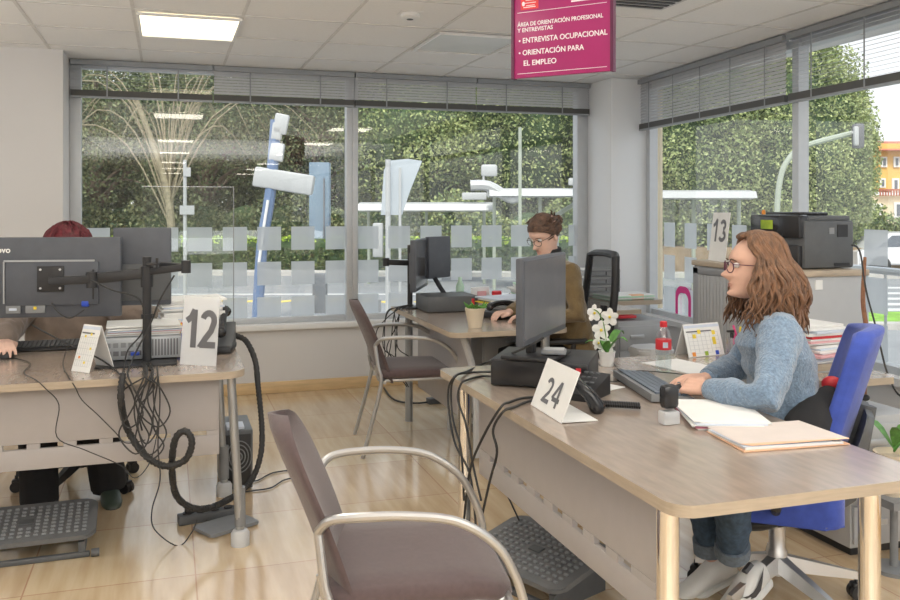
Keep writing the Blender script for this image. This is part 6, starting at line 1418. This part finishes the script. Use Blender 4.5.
hand(b, wrN2, V3(-.8,.5,0), V3(0,0,1), 1, (.35,.4,.45,.5), 'skin_pale', .92); hand(b, wrF2, V3(-.9,-.3,0), V3(0,0,1), -1, (.35,.4,.45,.5), 'skin_pale', .92)
w2 = bake(b, 'person', None, .0055, 2, loc=(2.25,4.65,0)); tag(w2, 'seated woman in olive cardigan with hair bun and glasses looking down at papers', 'person')
face_bits(w2, T2_, 1, 'ink')
b = MB(); torso(b, [(pel2+V3(0,0,-.04),yw2,.18,.14),(pel2+V3(0,0,.06),yw2,.17,.135),(che2+V3(.04,0,-.14),yw2,.165,.125),(che2,yw2,.18,.125),(che2+V3(-.03,0,.10),yw2,.175,.115),(nb2+V3(.005,0,-.04),yw2,.13,.09),(nb2+V3(.01,0,-.0),yw2,.06,.06)], 'olive')
b.ell(che2+f2*.08,(.07,.13,.08),'olive')
for S,E,Wr in ((shN2,elN2,wrN2),(shF2,elF2,wrF2)): b.tube([nb2.lerp(S,.5)+V3(0,0,-.03),S,S.lerp(E,.45),E,E.lerp(Wr,.5),Wr-(Wr-E).normalized()*.02], [.075,.074,.062,.055,.048,.036], 'olive', 12, round_end=True)
bake(b, 'cardigan', w2, .008, 4, 'olive brown cardigan', disp=folds(.007,15,9))
b = MB(); b.tube([nb2+V3(.01,0,-.03),nb2+V3(.0,0,.0),nb2.lerp(HC2,.50)+V3(.022,0,0)],[.078,.064,.056],'black_fabric',16,sm=2); b.build('turtleneck', w2)
b = MB(); torso(b, [(pel2+V3(0,0,-.08),yw2,.165,.13),(pel2+V3(0,0,.02),yw2,.17,.13)], 'black_fabric')
for h,k,a in ((hN2,kN2,aN2),(hF2,kF2,aF2)): b.tube(leg_pts(h,k,a), [.09,.08,.062,.058,.05], 'black_fabric', 12, round_end=True)
bake(b, 'trousers', w2, .01, 2, 'dark trousers')
for a in (aN2,aF2): b = MB(); shoe(b, a+V3(0,0,-.025), V3(-1,0,0), 'black'); b.build('shoe', w2)
def tied_hair(root, T, m, seed, bun=None, rx=.101, ry=.084, rz=.106, front=.55, zc=.018, rough=.004, strands=120, low=-.5):
    rr = random.Random(seed); b = MB(); NU, NV = 40, 22; V = []; keep = {}
    def lim(ph):
        a = abs((ph+pi)%(2*pi)-pi); return float(np.interp(a, [0,.5,.95,1.25,1.55,1.9], [front,front*.92,front*.45,-.02,low*.75,low]))
    for j in range(NV+1):
        for i in range(NU):
            ph = 2*pi*i/NU; e = pi/2-(pi/2-lim(ph))*j/NV
            n_ = rough*noise.noise(V3(cos(ph)*3,sin(ph)*3,e*3+seed)); V.append(V3(cos(e)*cos(ph)*rx-.008, cos(e)*sin(ph)*ry, zc+sin(e)*rz)*(1+n_*8))
    fs = [(j*NU+i, j*NU+(i+1)%NU, (j+1)*NU+(i+1)%NU, (j+1)*NU+i) for j in range(NV) for i in range(NU)]
    b.add(V, fs, m, T)
    for k in range(strands):
        ph = rr.uniform(1.0,2*pi-1.0); e0 = rr.uniform(.9,1.4); P = []
        tgt = V3(*bun) if bun else None; st = V3(cos(.62)*cos(ph)*rx-.008, cos(.62 if abs(ph-pi)<1.9 else .5)*sin(ph)*ry, zc+sin(.5)*rz)
        if bun:
            s0_ = V3(cos(.1)*cos(ph)*rx-.008, cos(.1)*sin(ph)*ry, zc+rr.uniform(-.3,.75)*rz)
            m_ = (s0_+tgt)/2; c0_ = V3(-.008,0,zc); m_ = c0_+(m_-c0_).normalized()*.100; P = [s0_*1.01, m_*1.03, tgt*.98]
        else:
            P = [V3(cos(e)*cos(ph+dx_)*rx-.008, cos(e)*sin(ph+dx_)*ry, zc+sin(e)*rz)*rr.uniform(.98,1.12) for e,dx_ in ((e0,0),(.6,rr.uniform(-.2,.2)),(.2,rr.uniform(-.3,.3)),(-.1,rr.uniform(-.3,.3)))]
        b.tube([T @ p for p in P], [.003,.005,.002] if bun else [.003,.007,.007,.003], m, 4, sm=3)
    if bun:
        c_ = V3(*bun)
        for k in range(46):
            a = rr.uniform(0,2*pi); r_ = rr.uniform(.018,.036); ax = Matrix.Rotation(rr.uniform(0,pi),4,'Z') @ Matrix.Rotation(rr.uniform(-.8,.8),4,'X')
            b.tube([T @ (c_+(ax @ V3(cos(a+t)*r_,sin(a+t)*r_,rr.uniform(-.004,.004)))) for t in np.linspace(0,rr.uniform(2,5),9)], [.005]*8+[.001], m, 5)
        b.ell(T @ c_, .028, m)
    return b.build('hair', root, angle=180)
tied_hair(w2, T2_, 'hair_brown', 4, bun=(-.124,.0,.022), front=.38)
# ---------------- person at the left desk
yw3 = radians(-88); n3 = V3(-sin(yw3),cos(yw3),0)  # their left (+x)
HC3 = V3(-.475,4.72,1.18); pel3 = V3(-.46,4.80,.54); che3 = V3(-.46,4.77,.84); nb3 = V3(-.465,4.76,1.03)
T3_ = headT(HC3, yw3, .22)
sL = nb3+V3(.17,0,-.05); sR = nb3+V3(-.17,0,-.05); eL = V3(-.16,4.62,.84); wL = V3(.04,4.50,.83); eR = V3(-.72,4.62,.86); wR = V3(-.70,4.30,.80)
b = MB(); head_mesh(b, T3_, 'skin_pale'); b.tube([HC3+V3(0,.03,-.05), nb3+V3(0,0,-.02)], [.052,.06], 'skin_pale', 12, round_end=True)
torso(b, [(pel3,yw3,.13,.10),(che3+V3(0,0,-.15),yw3,.11,.09),(che3,yw3,.13,.10),(nb3+V3(0,0,-.05),yw3,.12,.07)], 'skin_pale')
for S,E,Wr in ((sL,eL,wL),(sR,eR,wR)): b.tube([nb3+V3(0,0,-.05),S,S.lerp(E,.5),E,E.lerp(Wr,.5),Wr], [.05,.048,.040,.034,.031,.024], 'skin_pale', 10, round_end=True)
kL = V3(-.33,4.44,.50); aL = V3(-.27,4.50,.10); kR = V3(-.58,4.44,.50); aR = V3(-.56,4.36,.10); hL = pel3+V3(.09,0,0); hR = pel3+V3(-.09,0,0)
for h,k,a in ((hL,kL,aL),(hR,kR,aR)): b.tube(leg_pts(h,k,a), [.075,.062,.045,.045,.032], 'skin_pale', 10, round_end=True)
hand(b, wR, V3(.28,-.95,-.02), V3(0,0,1), -1, (.35,.4,.45,.5), 'skin_pale', .95); hand(b, wL, V3(.7,-.6,-.1), V3(0,0,1), 1, (.5,.55,.6,.6), 'skin_pale', .95)
w3 = bake(b, 'person', None, .0055, 2, loc=(-.46,4.7,0)); tag(w3, 'seated person with dark red hair in a taupe top behind the left monitors', 'person')
face_bits(w3, T3_, 1)
b = MB(); torso(b, [(pel3+V3(0,0,-.04),yw3,.21,.17),(che3+V3(0,0,-.12),yw3,.22,.17),(che3,yw3,.21,.15),(che3+V3(0,0,.10),yw3,.175,.115),(nb3+V3(0,0,-.04),yw3,.13,.09),(nb3,yw3,.065,.065)], 'taupe')
for S,E,Wr in ((sL,eL,wL),(sR,eR,wR)): b.tube([nb3.lerp(S,.5)+V3(0,0,-.03),S,S.lerp(E,.45),E,E.lerp(Wr,.5),Wr-(Wr-E).normalized()*.02], [.08,.086,.088,.088,.074,.046], 'taupe', 12, round_end=True)
bake(b, 'sweater', w3, .008, 4, 'loose taupe sweater', disp=folds(.010,13,5))
b = MB(); torso(b, [(pel3+V3(0,0,-.08),yw3,.165,.13),(pel3+V3(0,0,.02),yw3,.17,.13)], 'black_fabric')
for h,k,a in ((hL,kL,aL),(hR,kR,aR)): b.tube(leg_pts(h,k,a+V3(0,0.01,-.055)), [.09,.085,.085,.085,.085], 'black_fabric', 12)
bake(b, 'trousers', w3, .01, 2, 'wide black trousers')
mat('shoe_dark', (.05,.07,.055), .4)
for a, d_ in ((aL,V3(.15,-1,0)),(aR,V3(.1,-1,0))):
    b = MB(); shoe(b, a+V3(0,0,-.015), d_, 'shoe_dark', 1.05); s_ = b.build('shoe', w3, angle=60); b = MB(); sole(b, a+V3(0,0,-.010), d_, 'black', 1.05); b.build('sole', s_)
tied_hair(w3, T3_, 'hair_red', 8, rx=.112, ry=.104, rz=.118, rough=.02, strands=520, front=.35)
mouse(V3(-.672,4.215,ZT), radians(-80), 'black mouse under the hand at the left edge')
# ================================================================ LIGHT AND CAMERA
w = bpy.data.worlds.new('sky'); bpy.context.scene.world = w; w.use_nodes = True; N = w.node_tree.nodes; L = w.node_tree.links
bg = N['Background']; tc = N.new('ShaderNodeTexCoord'); sx = N.new('ShaderNodeSeparateXYZ'); L.new(tc.outputs['Generated'], sx.inputs[0])
r = N.new('ShaderNodeValToRGB'); r.color_ramp.elements[0].position = .0; r.color_ramp.elements[0].color = (.93,.94,.96,1); r.color_ramp.elements[1].position = .7; r.color_ramp.elements[1].color = (.60,.74,.95,1)
nz = N.new('ShaderNodeTexNoise'); nz.inputs['Scale'].default_value = 3; nz.inputs['Detail'].default_value = 5; L.new(tc.outputs['Generated'], nz.inputs['Vector'])
mx = N.new('ShaderNodeMix'); mx.data_type = 'RGBA'; L.new(sx.outputs[2], r.inputs[0]); L.new(nz.outputs[0], mx.inputs[0]); L.new(r.outputs[0], mx.inputs[6]); mx.inputs[7].default_value = (1,1,1,1); L.new(mx.outputs[2], bg.inputs[0]); bg.inputs[1].default_value = SKY
def area(name, loc, rot, sx_, sy_, e, col=(1,1,1)):
    l = bpy.data.lights.new(name, 'AREA'); l.shape = 'RECTANGLE'; l.size = sx_; l.size_y = sy_; l.energy = e; l.color = col; o = bpy.data.objects.new(name, l); o.location = loc; o.rotation_euler = rot; C.objects.link(o); return o
area('ceiling_fill', (1.2,-1.2,CZ-.08), (0,0,0), 4.5, 3.5, AE*1.2, (1,.98,.95))  # this and the next: added fill lights, separate from the ceiling panels
area('ceiling_fill', (1.2,3.2,CZ-.06), (0,0,0), 3.6, 4.5, AE*.55, (1,.98,.96))
area('upward_fill', (0,-3.2,.9), (pi,0,0), 6, 5, BE, (.94,.97,1)); area('upward_fill', (-3.3,2.6,.8), (pi,0,0), 2.4, 4, BE*.22, (.94,.97,1))  # added fill facing up to brighten the ceiling, no fittings stand here
sun = bpy.data.lights.new('sun','SUN'); sun.energy = SUNE; sun.angle = .3; sun.color = (1,.96,.88); so = bpy.data.objects.new('sun', sun); so.rotation_euler = (radians(38),0,radians(-25)); C.objects.link(so)
cam = bpy.data.cameras.new('camera'); co = bpy.data.objects.new('camera', cam); C.objects.link(co); cam.sensor_width = 36; cam.lens = F/900*36; cam.shift_y = -(300-H0)/900
co.location = (0,0,CH); co.rotation_euler = (pi/2,0,-TH); cam.clip_start = .05; cam.clip_end = 500; bpy.context.scene.camera = co
vs_ = bpy.context.scene.view_settings; vs_.view_transform = 'Standard'; vs_.look = 'None'; vs_.exposure = EXPO; vs_.gamma = 1.0
